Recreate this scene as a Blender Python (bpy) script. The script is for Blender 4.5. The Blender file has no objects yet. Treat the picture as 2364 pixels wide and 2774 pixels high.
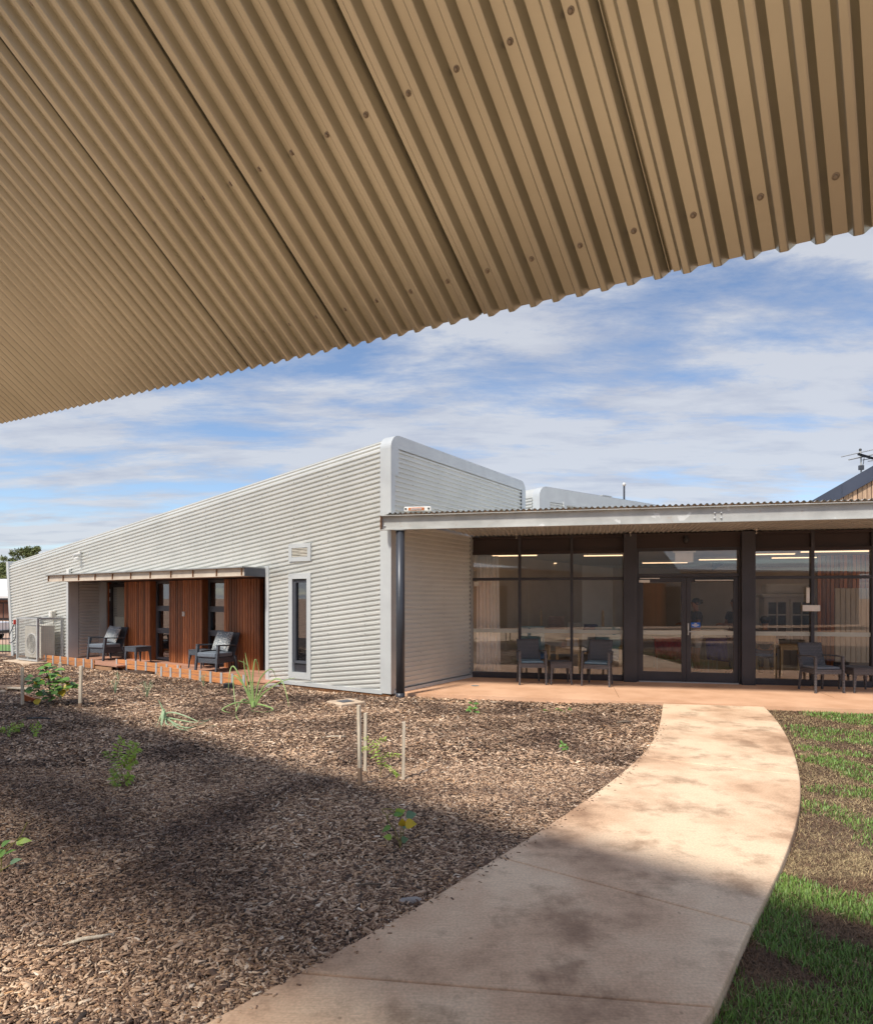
import bpy, bmesh, math, random
import numpy as np
from mathutils import Matrix, Vector, noise as mnoise

random.seed(7)
rng = np.random.default_rng(11)
C = bpy.context.scene.collection
SC = bpy.context.scene
rad = math.radians

# ------------------------------------------------------------------ camera, sky, sun, exposure
F, CX, HY, EYE = 1680.0, 1182.0, 1621.0, 1.7          # photo calibration (pixels of the 2364 px wide photo)
cam = bpy.data.cameras.new('camera'); camo = bpy.data.objects.new('camera', cam); C.objects.link(camo)
camo.location = (0, 0, EYE); camo.rotation_euler = (rad(90), 0, 0)
cam.sensor_fit = 'HORIZONTAL'; cam.sensor_width = 36; cam.lens = 36 * F / 2364
cam.shift_y = (HY - 1387) / 2364; cam.clip_start = 0.05; cam.clip_end = 3000
SC.camera = camo

SUN_AZ = math.atan2(-.62, -.785)       # direction towards the sun, measured from +Y to +X
SUN_EL = rad(52)
world = bpy.data.worlds.new('World'); SC.world = world; world.use_nodes = True
nt = world.node_tree; nt.nodes.clear()
def N(t, tp, **kw):
    n = t.nodes.new(tp)
    for k, v in kw.items(): setattr(n, k, v)
    return n
wo = N(nt, 'ShaderNodeOutputWorld'); bg = N(nt, 'ShaderNodeBackground'); bg.inputs[1].default_value = .100
sky = N(nt, 'ShaderNodeTexSky', sky_type='NISHITA'); sky.sun_disc = False
sky.sun_elevation = SUN_EL; sky.sun_rotation = SUN_AZ % (2 * math.pi)
sky.altitude = 100; sky.air_density = .9; sky.dust_density = .35; sky.ozone_density = 3.0
tc = N(nt, 'ShaderNodeTexCoord'); sep = N(nt, 'ShaderNodeSeparateXYZ'); nt.links.new(tc.outputs['Generated'], sep.inputs[0])
def Mth(t, op, a, b=None, clamp=False):
    m = N(t, 'ShaderNodeMath', operation=op); m.use_clamp = clamp
    for i, v in enumerate((a, b)):
        if v is None: continue
        if isinstance(v, (int, float)): m.inputs[i].default_value = v
        else: t.links.new(v, m.inputs[i])
    return m.outputs[0]
zc = Mth(nt, 'ADD', Mth(nt, 'MAXIMUM', sep.outputs[2], 0.0), .10)
cx_ = Mth(nt, 'DIVIDE', sep.outputs[0], zc); cy_ = Mth(nt, 'DIVIDE', sep.outputs[1], zc)
comb = N(nt, 'ShaderNodeCombineXYZ'); nt.links.new(cx_, comb.inputs[0]); nt.links.new(cy_, comb.inputs[1])
mp = N(nt, 'ShaderNodeMapping'); mp.inputs['Rotation'].default_value = (0, 0, rad(18)); mp.inputs['Scale'].default_value = (.55, 1.15, 1)
mp.inputs['Location'].default_value = (3.7, 1.9, 0)
nt.links.new(comb.outputs[0], mp.inputs[0])
def noise(t, vec, scale, detail=6, rough=.55, dist=0.0):
    n = N(t, 'ShaderNodeTexNoise'); n.inputs['Scale'].default_value = scale; n.inputs['Detail'].default_value = detail
    n.inputs['Roughness'].default_value = rough; n.inputs['Distortion'].default_value = dist
    if vec is not None: t.links.new(vec, n.inputs['Vector'])
    return n
def ramp(t, fac, stops):
    r = N(t, 'ShaderNodeValToRGB'); e = r.color_ramp.elements
    while len(e) < len(stops): e.new(.5)
    for i, (p, c) in enumerate(stops):
        e[i].position = p; e[i].color = c if len(c) == 4 else (*c, 1)
    t.links.new(fac, r.inputs[0]); return r.outputs[0]
n1 = noise(nt, mp.outputs[0], 1.8, 12, .66, .2); n2 = noise(nt, mp.outputs[0], .45, 3, .5)
cl = Mth(nt, 'ADD', Mth(nt, 'MULTIPLY', n1.outputs[0], .62), Mth(nt, 'MULTIPLY', n2.outputs[0], .5))
cm = ramp(nt, cl, [(.465, (.02, .02, .02)), (.52, (.42, .42, .42)), (.585, (1, 1, 1))])
cm = Mth(nt, 'MULTIPLY', cm, .86)
mix = N(nt, 'ShaderNodeMixRGB'); nt.links.new(cm, mix.inputs[0]); dim = N(nt, 'ShaderNodeMixRGB', blend_type='MULTIPLY'); dim.inputs[0].default_value = 1; dim.inputs[2].default_value = (.80, .77, .75, 1)
nt.links.new(sky.outputs[0], dim.inputs[1]); nt.links.new(dim.outputs[0], mix.inputs[1])
n3 = noise(nt, mp.outputs[0], 3.2, 8, .6, .1); cc = ramp(nt, Mth(nt, 'ADD', Mth(nt, 'MULTIPLY', n3.outputs[0], .5), Mth(nt, 'MULTIPLY', cl, .5)), [(.45, (2.25, 2.4, 2.85)), (.58, (3.05, 3.15, 3.4))])
nt.links.new(cc, mix.inputs[2])
nt.links.new(mix.outputs[0], bg.inputs[0]); nt.links.new(bg.outputs[0], wo.inputs[0])

sl = bpy.data.lights.new('sun', 'SUN'); sl.energy = 2.1; sl.angle = rad(6.5); sl.color = (1, .94, .84)
so = bpy.data.objects.new('sun', sl); C.objects.link(so); so.location = (0, 0, 30)
sd = Vector((math.sin(SUN_AZ) * math.cos(SUN_EL), math.cos(SUN_AZ) * math.cos(SUN_EL), math.sin(SUN_EL)))
so.rotation_euler = sd.to_track_quat('Z', 'Y').to_euler()
vs = SC.view_settings; vs.view_transform = 'Standard'; vs.look = 'None'; vs.gamma = 1; vs.exposure = 1.16; vs.use_curve_mapping = False
SC.cycles.max_bounces = 10; SC.cycles.diffuse_bounces = 6; SC.cycles.transparent_max_bounces = 16

# ------------------------------------------------------------------ materials
M = {}
def mat(name, c1, c2=None, scale=4, rough=.6, metal=0, bump=0, bscale=None, stretch=(1, 1, 1), isl=0, obr=0, det=5, lo=.35, hi=.65, coords='Object', spec=.5):
    m = bpy.data.materials.new(name); m.use_nodes = True; t = m.node_tree; b = t.nodes['Principled BSDF']
    b.inputs['Roughness'].default_value = rough; b.inputs['Metallic'].default_value = metal
    b.inputs['Specular IOR Level'].default_value = spec
    tcn = N(t, 'ShaderNodeTexCoord'); mpn = N(t, 'ShaderNodeMapping'); mpn.inputs['Scale'].default_value = stretch
    if coords == 'World':
        g = N(t, 'ShaderNodeNewGeometry'); t.links.new(g.outputs['Position'], mpn.inputs[0])
    else: t.links.new(tcn.outputs[coords], mpn.inputs[0])
    vec = mpn.outputs[0]
    if c2 is None: c2 = tuple(x * .86 for x in c1)
    nz = noise(t, vec, scale, det)
    col = ramp(t, nz.outputs[0], [(lo, c1), (hi, c2)])
    if isl or obr:
        if isl: g = N(t, 'ShaderNodeNewGeometry'); rv = g.outputs['Random Per Island']; amt = isl
        else: g = N(t, 'ShaderNodeObjectInfo'); rv = g.outputs['Random']; amt = obr
        k = Mth(t, 'ADD', Mth(t, 'MULTIPLY', rv, 2 * amt), 1 - amt)
        h = N(t, 'ShaderNodeHueSaturation'); t.links.new(k, h.inputs['Value']); t.links.new(col, h.inputs['Color']); col = h.outputs[0]
    t.links.new(col, b.inputs['Base Color'])
    if bump:
        nb = noise(t, vec, bscale or scale * 6, 4); bp = N(t, 'ShaderNodeBump'); bp.inputs['Strength'].default_value = bump
        bp.inputs['Distance'].default_value = .01
        t.links.new(nb.outputs[0], bp.inputs['Height']); t.links.new(bp.outputs[0], b.inputs['Normal'])
    M[name] = m; return m
mat('zinc', (.72, .72, .68), (.65, .655, .62), 1.2, .40, .4)
mat('screw_dark', (.30, .25, .19), None, 5, .5, .3)
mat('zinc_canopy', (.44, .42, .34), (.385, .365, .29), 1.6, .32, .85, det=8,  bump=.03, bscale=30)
mat('flashing', (.64, .665, .665), (.57, .59, .595), 2.2, .38, .3)
mat('galv', (.44, .45, .44), (.30, .31, .31), 2.6, .45, .35, det=8)
mat('galv_light', (.52, .53, .53), (.42, .43, .43), 8, .5, .3)
mat('rust', (.30, .15, .07), (.2, .09, .04), 9, .8)
mat('dark_steel', (.030, .028, .032), (.022, .020, .024), 2, .45, .2)
mat('blue_steel', (.06, .065, .08), (.045, .05, .062), 2, .4, .2)
mat('brown_panel', (.032, .018, .016), (.024, .013, .012), 1.5, .5)
mat('frame_dark', (.050, .047, .056), (.038, .036, .042), 2, .42, .15)
mat('frame_grey', (.10, .105, .125), (.08, .085, .10), 2, .45, .15)
mat('timber', (.46, .165, .055), (.25, .08, .028), 3.2, .5, stretch=(22, 22, 1.1), obr=.5, bump=.12, bscale=9)
mat('timber_orange', (.62, .27, .10), (.44, .165, .055), 3, .6, stretch=(1.2, 14, 14), obr=.15, bump=.1)
mat('timber_grey', (.50, .34, .22), (.32, .21, .14), 3, .75, stretch=(14, 14, 1), obr=.3, bump=.1)
mat('timber_pale', (.60, .43, .24), (.48, .33, .17), 4, .55, stretch=(6, 6, 1))
mat('stake', (.72, .63, .50), (.5, .41, .3), 6, .8, stretch=(20, 20, 1.2), bump=.15)
mat('deck', (.52, .28, .19), (.38, .19, .125), 3, .7, stretch=(1, 14, 1), obr=.16)
mat('conc_orange', (.76, .465, .295), (.60, .34, .20), 1.4, .7, det=11, lo=.38, hi=.68, coords='World', bump=.05, bscale=60)
mat('conc_edge', (.46, .26, .14), (.3, .16, .08), 3, .85)
mat('conc_pale', (.66, .52, .38), (.5, .37, .26), 5, .85)
mat('slab_brown', (.20, .085, .03), (.13, .055, .02), 4, .9)
mat('wicker', (.068, .066, .072), (.042, .041, .046), 60, .55, bump=.0)
mat('wicker_blue', (.058, .068, .085), (.04, .046, .06), 60, .55)
mat('cushion_blue', (.17, .26, .33), (.13, .21, .27), 20, .85)
mat('cushion_grey', (.16, .19, .23), (.13, .155, .19), 30, .85)
mat('white_plastic', (.72, .71, .68), (.64, .63, .6), 5, .4)
mat('cream_plastic', (.66, .62, .54), (.56, .53, .46), 5, .45)
mat('orange_plastic', (.55, .16, .03), (.42, .11, .02), 12, .5)
mat('black_plastic', (.02, .021, .024), None, 5, .45)
mat('red_plastic', (.5, .03, .02), None, 5, .35)
mat('brick', (.50, .16, .06), (.38, .11, .045), 20, .9, bump=.2)
mat('stone', (.42, .38, .35), (.25, .22, .2), 6, .9, bump=.3, bscale=12)
mat('wood_mat', (.36, .24, .16), (.26, .17, .11), 8, .9)
mat('soil', (.10, .060, .040), (.05, .03, .02), 2.5, .95, bump=.6, bscale=30, coords='World')
mat('lawn_soil', (.17, .115, .075), (.09, .055, .036), 6, .95, bump=.6, bscale=60, coords='World')
mat('dirt', (.50, .31, .20), (.42, .26, .165), .5, .9, coords='World')
mat('paving', (.55, .36, .26), (.45, .29, .2), .8, .9, coords='World')
mat('green_leaf', (.15, .29, .055), (.09, .21, .035), 14, .45, isl=.35)
mat('blue_leaf', (.16, .26, .14), (.11, .2, .11), 14, .5, isl=.2)
mat('yellow_leaf', (.62, .42, .02), (.45, .36, .03), 22, .5, isl=.2)
mat('lime_leaf', (.33, .46, .06), (.24, .37, .045), 14, .5, isl=.3)
mat('strap_leaf', (.30, .42, .15), (.22, .33, .10), 4, .45, isl=.25)
mat('strap_pale', (.34, .45, .26), (.26, .36, .2), 4, .45, isl=.2)
mat('stem', (.30, .26, .08), (.22, .2, .06), 10, .7)
mat('bark', (.20, .15, .11), (.11, .085, .065), 4, .9, bump=.3)
mat('gum_leaf', (.17, .20, .065), (.10, .125, .04), 1.2, .6, isl=.45)
mat('grass_green', (.19, .31, .06), (.125, .235, .04), 1.5, .5, isl=.4, coords='World')
mat('grass_dry', (.50, .38, .20), (.34, .245, .13), 2, .8, isl=.4, coords='World')
mat('grass_brown', (.21, .125, .070), (.12, .068, .04), 2, .85, isl=.45, coords='World')
mat('house_wall', (.20, .105, .075), (.15, .08, .06), 1, .85)
mat('house_roof', (.70, .69, .68), (.62, .61, .6), 2, .5)
mat('car_white', (.75, .75, .75), (.68, .68, .68), 2, .25, spec=.6)
mat('tyre', (.02, .02, .02), None, 5, .8)
mat('navy', (.055, .066, .10), (.045, .055, .085), 2, .4, .2)
mat('interior_floor', (.30, .20, .14), (.24, .16, .11), 2, .35)
mat('interior_wall', (.50, .43, .34), (.44, .38, .3), 1.2, .8)
mat('interior_ceiling', (.55, .51, .45), None, 1, .9)
mat('beige_panel', (.46, .39, .29), (.38, .32, .235), 4, .8, stretch=(26, 1, 1))
mat('curtain', (.92, .88, .84), (.86, .82, .78), 3, .9)
mat('linen_pink', (.44, .32, .27), (.36, .26, .22), 9, .9)
mat('linen_blue', (.12, .14, .26), (.09, .1, .2), 9, .9)
mat('linen_white', (.6, .58, .55), None, 9, .9)
mat('fabric_ltblue', (.26, .42, .47), (.20, .33, .40), 6, .85)
mat('fabric_blue', (.07, .16, .32), None, 6, .85)
mat('cloth_red', (.42, .02, .02), (.32, .014, .016), 6, .8)
mat('cloth_white', (.45, .46, .48), (.38, .39, .41), 6, .8)
mat('cloth_blue', (.03, .04, .34), (.02, .028, .25), 6, .8)
mat('cabinet', (.58, .55, .50), (.5, .47, .43), 2, .6)
mat('skin', (.30, .14, .075), (.25, .115, .06), 6, .55)
mat('hair', (.012, .009, .008), None, 20, .6)
mat('shirt_black', (.02, .022, .03), (.06, .06, .07), 45, .85)
mat('shirt_grey', (.04, .042, .05), None, 12, .85)
mat('shorts', (.56, .53, .48), None, 5, .85)
mat('jeans', (.03, .05, .12), None, 12, .85)
mat('shoe', (.025, .035, .03), None, 5, .6)
mat('sign_blue', (.01, .12, .55), None, 3, .4)
mat('decal', (.50, .50, .44), (.46, .46, .41), 3, .7)
mat('vase', (.42, .26, .2), None, 5, .6)
mat('globe', (.7, .7, .68), None, 5, .15)
mat('antenna', (.6, .6, .58), None, 5, .4, .5)
mat('wire', (.52, .52, .50), None, 5, .45, .5)

def emis(name, col, s):
    m = bpy.data.materials.new(name); m.use_nodes = True; b = m.node_tree.nodes['Principled BSDF']
    b.inputs['Base Color'].default_value = (*col, 1); b.inputs['Emission Color'].default_value = (*col, 1)
    nz = noise(m.node_tree, None, 3); rr = ramp(m.node_tree, nz.outputs[0], [(.3, col), (.7, tuple(x * .95 for x in col))])
    m.node_tree.links.new(rr, b.inputs['Emission Color'])
    b.inputs['Emission Strength'].default_value = s; M[name] = m
emis('tube_light', (1, .72, .44), .85)

def glass(name, tint, r0, dirt=.0):
    m = bpy.data.materials.new(name); m.use_nodes = True; t = m.node_tree; t.nodes.clear()
    o = N(t, 'ShaderNodeOutputMaterial'); tr = N(t, 'ShaderNodeBsdfTransparent'); gl = N(t, 'ShaderNodeBsdfGlossy'); mx = N(t, 'ShaderNodeMixShader')
    tr.inputs[0].default_value = (*tint, 1); gl.inputs['Roughness'].default_value = .0; gl.inputs[0].default_value = (.95, .97, 1, 1)
    lw = N(t, 'ShaderNodeLayerWeight'); lw.inputs[0].default_value = .5
    p = Mth(t, 'POWER', lw.outputs['Facing'], 5.0)
    fac = Mth(t, 'ADD', Mth(t, 'MULTIPLY', p, 1 - r0), r0)
    g = N(t, 'ShaderNodeNewGeometry'); nz = noise(t, g.outputs['Position'], 1.3, 2)
    bp = N(t, 'ShaderNodeBump'); bp.inputs['Strength'].default_value = .05; bp.inputs['Distance'].default_value = .004
    t.links.new(nz.outputs[0], bp.inputs['Height']); t.links.new(bp.outputs[0], gl.inputs['Normal'])
    t.links.new(fac, mx.inputs[0]); t.links.new(tr.outputs[0], mx.inputs[1]); t.links.new(gl.outputs[0], mx.inputs[2]); t.links.new(mx.outputs[0], o.inputs[0])
    M[name] = m
glass('glass', (.98, .97, .955), .085)
glass('glass_dark', (.60, .61, .63), .16)

def woven(name, base, sc_, dark):          # woven resin: staggered raised strands
    m = M[name]; t = m.node_tree; b = t.nodes['Principled BSDF']
    tcn = N(t, 'ShaderNodeTexCoord'); sp = N(t, 'ShaderNodeSeparateXYZ'); t.links.new(tcn.outputs['Object'], sp.inputs[0])
    cb = N(t, 'ShaderNodeCombineXYZ'); t.links.new(Mth(t, 'ADD', sp.outputs[0], sp.outputs[1]), cb.inputs[0]); t.links.new(sp.outputs[2], cb.inputs[1])
    bt = N(t, 'ShaderNodeTexBrick'); bt.inputs['Scale'].default_value = sc_; bt.inputs['Mortar Size'].default_value = .045
    bt.inputs['Mortar Smooth'].default_value = .6; bt.inputs['Color1'].default_value = (*base, 1); bt.inputs['Color2'].default_value = (*[x * .8 for x in base], 1)
    bt.inputs['Mortar'].default_value = (*dark, 1); t.links.new(cb.outputs[0], bt.inputs['Vector'])
    t.links.new(bt.outputs['Color'], b.inputs['Base Color'])
    bp = N(t, 'ShaderNodeBump'); bp.inputs['Strength'].default_value = .7; bp.inputs['Distance'].default_value = .006; bp.invert = True
    t.links.new(bt.outputs['Fac'], bp.inputs['Height']); t.links.new(bp.outputs[0], b.inputs['Normal'])
woven('wicker', (.135, .130, .142), 9, (.035, .034, .038)); woven('wicker_blue', (.10, .115, .14), 9, (.03, .035, .045))
mat('door_green', (.50, .54, .46), (.44, .48, .41), 3, .6); mat('awning_paint', (.62, .54, .45), (.50, .42, .34), 3, .5, .1, det=8); mat('cheek_zinc', (.62, .61, .58), (.55, .54, .52), 3, .45, .3)

def pattern_cushion(name, seed):
    m = bpy.data.materials.new(name); m.use_nodes = True; t = m.node_tree; b = t.nodes['Principled BSDF']; b.inputs['Roughness'].default_value = .9
    tcn = N(t, 'ShaderNodeTexCoord'); mp_ = N(t, 'ShaderNodeMapping'); mp_.inputs['Location'].default_value = (seed, seed * 2, 0)
    t.links.new(tcn.outputs['Object'], mp_.inputs[0])
    v = N(t, 'ShaderNodeTexVoronoi', feature='DISTANCE_TO_EDGE'); v.inputs['Scale'].default_value = 26; t.links.new(mp_.outputs[0], v.inputs['Vector'])
    c = ramp(t, v.outputs['Distance'], [(.04, (.62, .62, .6)), (.12, (.22, .26, .29)), (.3, (.12, .15, .18))])
    t.links.new(c, b.inputs['Base Color']); M[name] = m
pattern_cushion('cushion_leaf', 1.3); pattern_cushion('cushion_leaf_dark', 4.1)

# path concrete: warm tan with damp and trodden stains
def path_mat():
    m = bpy.data.materials.new('path_concrete'); m.use_nodes = True; t = m.node_tree; b = t.nodes['Principled BSDF']
    g = N(t, 'ShaderNodeNewGeometry'); P = g.outputs['Position']
    a = noise(t, P, .75, 7, .6, .0); c = ramp(t, a.outputs[0], [(.36, (.42, .255, .155)), (.455, (.70, .465, .30)), (.57, (.85, .63, .43))])
    b2 = noise(t, P, 2.3, 8, .65, .1); k = ramp(t, b2.outputs[0], [(.35, (.50, .45, .42)), (.49, (1, 1, 1))])
    mx = N(t, 'ShaderNodeMixRGB', blend_type='MULTIPLY'); mx.inputs[0].default_value = .8; t.links.new(c, mx.inputs[1]); t.links.new(k, mx.inputs[2])
    f = noise(t, P, 70, 4); k2 = ramp(t, f.outputs[0], [(.3, (.78, .77, .76)), (.7, (1.12, 1.12, 1.12))])
    mx2 = N(t, 'ShaderNodeMixRGB', blend_type='MULTIPLY'); mx2.inputs[0].default_value = .8; t.links.new(mx.outputs[0], mx2.inputs[1]); t.links.new(k2, mx2.inputs[2])
    mpv = N(t, 'ShaderNodeMapping'); mpv.inputs['Rotation'].default_value = (0, 0, rad(-28)); mpv.inputs['Scale'].default_value = (2, 60, 1); t.links.new(P, mpv.inputs[0])
    br = noise(t, mpv.outputs[0], 3, 3); k3 = ramp(t, br.outputs[0], [(.35, (.90, .88, .86)), (.65, (1.05, 1.05, 1.05))])
    mx3 = N(t, 'ShaderNodeMixRGB', blend_type='MULTIPLY'); mx3.inputs[0].default_value = .75; t.links.new(mx2.outputs[0], mx3.inputs[1]); t.links.new(k3, mx3.inputs[2])
    v = N(t, 'ShaderNodeTexVoronoi'); v.inputs['Scale'].default_value = 5; t.links.new(P, v.inputs['Vector'])
    k4 = ramp(t, v.outputs['Distance'], [(.035, (.35, .3, .27)), (.055, (1, 1, 1))])
    mx4 = N(t, 'ShaderNodeMixRGB', blend_type='MULTIPLY'); mx4.inputs[0].default_value = .5; t.links.new(mx3.outputs[0], mx4.inputs[1]); t.links.new(k4, mx4.inputs[2])
    t.links.new(mx4.outputs[0], b.inputs['Base Color'])
    rr = ramp(t, a.outputs[0], [(.3, (.55, .55, .55)), (.6, (.85, .85, .85))]); t.links.new(rr, b.inputs['Roughness'])
    bp = N(t, 'ShaderNodeBump'); bp.inputs['Strength'].default_value = .12; bp.inputs['Distance'].default_value = .004
    t.links.new(br.outputs[0], bp.inputs['Height']); t.links.new(bp.outputs[0], b.inputs['Normal']); M['path_concrete'] = m
path_mat()

# wood chips: each chip its own tone, with damp dark areas and dry pale areas across the bed
def chip_mat():
    m = bpy.data.materials.new('wood_chip'); m.use_nodes = True; t = m.node_tree; b = t.nodes['Principled BSDF']; b.inputs['Roughness'].default_value = .75
    g = N(t, 'ShaderNodeNewGeometry'); r = g.outputs['Random Per Island']
    c = ramp(t, r, [(0, (.060, .042, .034)), (.25, (.185, .113, .076)), (.48, (.36, .232, .152)), (.68, (.53, .375, .262)), (.84, (.71, .55, .41)), (.93, (.50, .30, .16)), (1, (.82, .72, .60))])
    a = noise(t, g.outputs['Position'], .42, 4, .55, .6); d = ramp(t, a.outputs[0], [(.38, (.48, .43, .42)), (.56, (1.25, 1.2, 1.13))])
    mx = N(t, 'ShaderNodeMixRGB', blend_type='MULTIPLY'); mx.inputs[0].default_value = 1; t.links.new(c, mx.inputs[1]); t.links.new(d, mx.inputs[2])
    f = noise(t, g.outputs['Position'], 120, 2); k = ramp(t, f.outputs[0], [(.3, (.8, .8, .8)), (.7, (1.15, 1.15, 1.15))])
    m2 = N(t, 'ShaderNodeMixRGB', blend_type='MULTIPLY'); m2.inputs[0].default_value = 1; t.links.new(mx.outputs[0], m2.inputs[1]); t.links.new(k, m2.inputs[2])
    t.links.new(m2.outputs[0], b.inputs['Base Color']); M['wood_chip'] = m
chip_mat()

# galvanised beam with touch-up patches and a little rust
def beam_mat():
    m = bpy.data.materials.new('beam_galv'); m.use_nodes = True; t = m.node_tree; b = t.nodes['Principled BSDF']
    b.inputs['Roughness'].default_value = .5; b.inputs['Metallic'].default_value = .25
    g = N(t, 'ShaderNodeNewGeometry'); P = g.outputs['Position']
    a = noise(t, P, 2.2, 8, .6); c = ramp(t, a.outputs[0], [(.35, (.40, .40, .385)), (.65, (.54, .54, .52))])
    v = noise(t, P, 3.6, 3, .5, .3); k = ramp(t, v.outputs[0], [(.66, (0, 0, 0)), (.69, (1, 1, 1))])
    mx = N(t, 'ShaderNodeMixRGB'); t.links.new(k, mx.inputs[0]); t.links.new(c, mx.inputs[1]); mx.inputs[2].default_value = (.66, .66, .65, 1)
    r = noise(t, P, 7, 6, .7); k2 = ramp(t, r.outputs[0], [(.62, (0, 0, 0)), (.74, (.7, .7, .7))])
    m2 = N(t, 'ShaderNodeMixRGB'); t.links.new(k2, m2.inputs[0]); t.links.new(mx.outputs[0], m2.inputs[1]); m2.inputs[2].default_value = (.40, .24, .12, 1)
    t.links.new(m2.outputs[0], b.inputs['Base Color']); M['beam_galv'] = m
beam_mat()

# ------------------------------------------------------------------ builders
def link(o, parent=None):
    C.objects.link(o)
    if parent is not None: o.parent = parent
    return o
def tag(o, label=None, cat=None, group=None, kind=None):
    for k, v in (('label', label), ('category', cat), ('group', group), ('kind', kind)):
        if v: o[k] = v
    return o
def thing(name, label, cat, mtx=Matrix(), group=None):
    o = bpy.data.objects.new(name, None); o.empty_display_size = .1; o.matrix_world = mtx; link(o)
    o.matrix_basis = mtx
    return tag(o, label, cat, group)
class MB:
    def __init__(s): s.v = []; s.f = []
    def add(s, v, f):
        n = len(s.v); s.v += [tuple(p) for p in v]; s.f += [tuple(i + n for i in q) for q in f]; return s
    def box(s, x0, x1, y0, y1, z0, z1, mtx=None):
        v = [Vector((x, y, z)) for z in (z0, z1) for y in (y0, y1) for x in (x0, x1)]
        if mtx is not None: v = [mtx @ p for p in v]
        return s.add(v, [(0, 2, 3, 1), (4, 5, 7, 6), (0, 1, 5, 4), (2, 6, 7, 3), (0, 4, 6, 2), (1, 3, 7, 5)])
    def taper(s, p0, p1, a0, a1, b0=None, b1=None):      # square-ish bar between two points, half sizes a (x) b (y)
        b0 = b0 or a0; b1 = b1 or a1; v = []
        for p, a, b in ((p0, a0, b0), (p1, a1, b1)):
            v += [(p[0] - a, p[1] - b, p[2]), (p[0] + a, p[1] - b, p[2]), (p[0] + a, p[1] + b, p[2]), (p[0] - a, p[1] + b, p[2])]
        return s.add(v, [(3, 2, 1, 0), (4, 5, 6, 7), (0, 1, 5, 4), (1, 2, 6, 5), (2, 3, 7, 6), (3, 0, 4, 7)])
    def bar(s, p0, p1, w, h, up=(0, 0, 1)):
        p0, p1 = Vector(p0), Vector(p1); d = (p1 - p0).normalized(); sx = d.cross(Vector(up))
        if sx.length < 1e-4: sx = Vector((1, 0, 0))
        sx.normalize(); u = sx.cross(d); v = []
        for p in (p0, p1):
            for a, b in ((-1, -1), (1, -1), (1, 1), (-1, 1)): v.append(p + sx * a * w / 2 + u * b * h / 2)
        return s.add(v, [(3, 2, 1, 0), (4, 5, 6, 7), (0, 1, 5, 4), (1, 2, 6, 5), (2, 3, 7, 6), (3, 0, 4, 7)])
    def tube(s, pts, r, n=8, cap=True):
        pts = [Vector(p) for p in pts]; rs = r if isinstance(r, (list, tuple)) else [r] * len(pts); v = []; f = []
        for i, p in enumerate(pts):
            d = (pts[min(i + 1, len(pts) - 1)] - pts[max(i - 1, 0)]).normalized()
            a = d.cross(Vector((0, 0, 1)));  a = Vector((1, 0, 0)) if a.length < 1e-3 else a.normalized(); b = d.cross(a)
            for k in range(n):
                th = 2 * math.pi * k / n; v.append(p + (a * math.cos(th) + b * math.sin(th)) * rs[i])
        for i in range(len(pts) - 1):
            for k in range(n): f.append((i * n + k, i * n + (k + 1) % n, (i + 1) * n + (k + 1) % n, (i + 1) * n + k))
        if cap: f.append(tuple(range(n))[::-1]); f.append(tuple((len(pts) - 1) * n + k for k in range(n)))
        return s.add(v, f)
    def lathe(s, prof, n=20, c=(0, 0, 0)):
        v = []; f = []
        for r, z in prof:
            for k in range(n): a = 2 * math.pi * k / n; v.append((c[0] + r * math.cos(a), c[1] + r * math.sin(a), c[2] + z))
        for i in range(len(prof) - 1):
            for k in range(n): f.append((i * n + k, i * n + (k + 1) % n, (i + 1) * n + (k + 1) % n, (i + 1) * n + k))
        f.append(tuple(range(n))[::-1]); f.append(tuple((len(prof) - 1) * n + k for k in range(n)))
        return s.add(v, f)
    def prism(s, poly, y0, y1, ax='y'):                   # polygon in xz extruded along y (or in xy extruded along z)
        n = len(poly)
        if ax == 'y': v = [(p[0], y0, p[1]) for p in poly] + [(p[0], y1, p[1]) for p in poly]
        elif ax == 'z': v = [(p[0], p[1], y0) for p in poly] + [(p[0], p[1], y1) for p in poly]
        else: v = [(y0, p[0], p[1]) for p in poly] + [(y1, p[0], p[1]) for p in poly]
        f = [tuple(range(n))[::-1], tuple(range(n, 2 * n))] + [(i, (i + 1) % n, n + (i + 1) % n, n + i) for i in range(n)]
        return s.add(v, f)
    def build(s, name, m, parent=None, mtx=None, smooth=False, bev=0, recalc=True, seg=2):
        me = bpy.data.meshes.new(name); me.from_pydata(s.v, [], s.f)
        if recalc:
            bm = bmesh.new(); bm.from_mesh(me); bmesh.ops.recalc_face_normals(bm, faces=bm.faces); bm.to_mesh(me); bm.free()
        if smooth: me.polygons.foreach_set('use_smooth', [True] * len(me.polygons))
        o = bpy.data.objects.new(name, me); me.materials.append(M[m] if isinstance(m, str) else m)
        link(o, parent)
        if mtx is not None: o.matrix_basis = mtx
        if bev:
            b = o.modifiers.new('bevel', 'BEVEL'); b.width = bev; b.segments = seg; b.limit_method = 'ANGLE'
        return o
def box(name, x0, x1, y0, y1, z0, z1, m, parent=None, bev=0, mtx=None):
    return MB().box(x0, x1, y0, y1, z0, z1).build(name, m, parent, bev=bev, mtx=mtx)
def copy_tree(o, parent=None, top=None):
    c = o.copy(); link(c, parent)
    if parent is not None: c.matrix_parent_inverse = o.matrix_parent_inverse.copy()
    for ch in list(o.children): copy_tree(ch, c)
    return c
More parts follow.
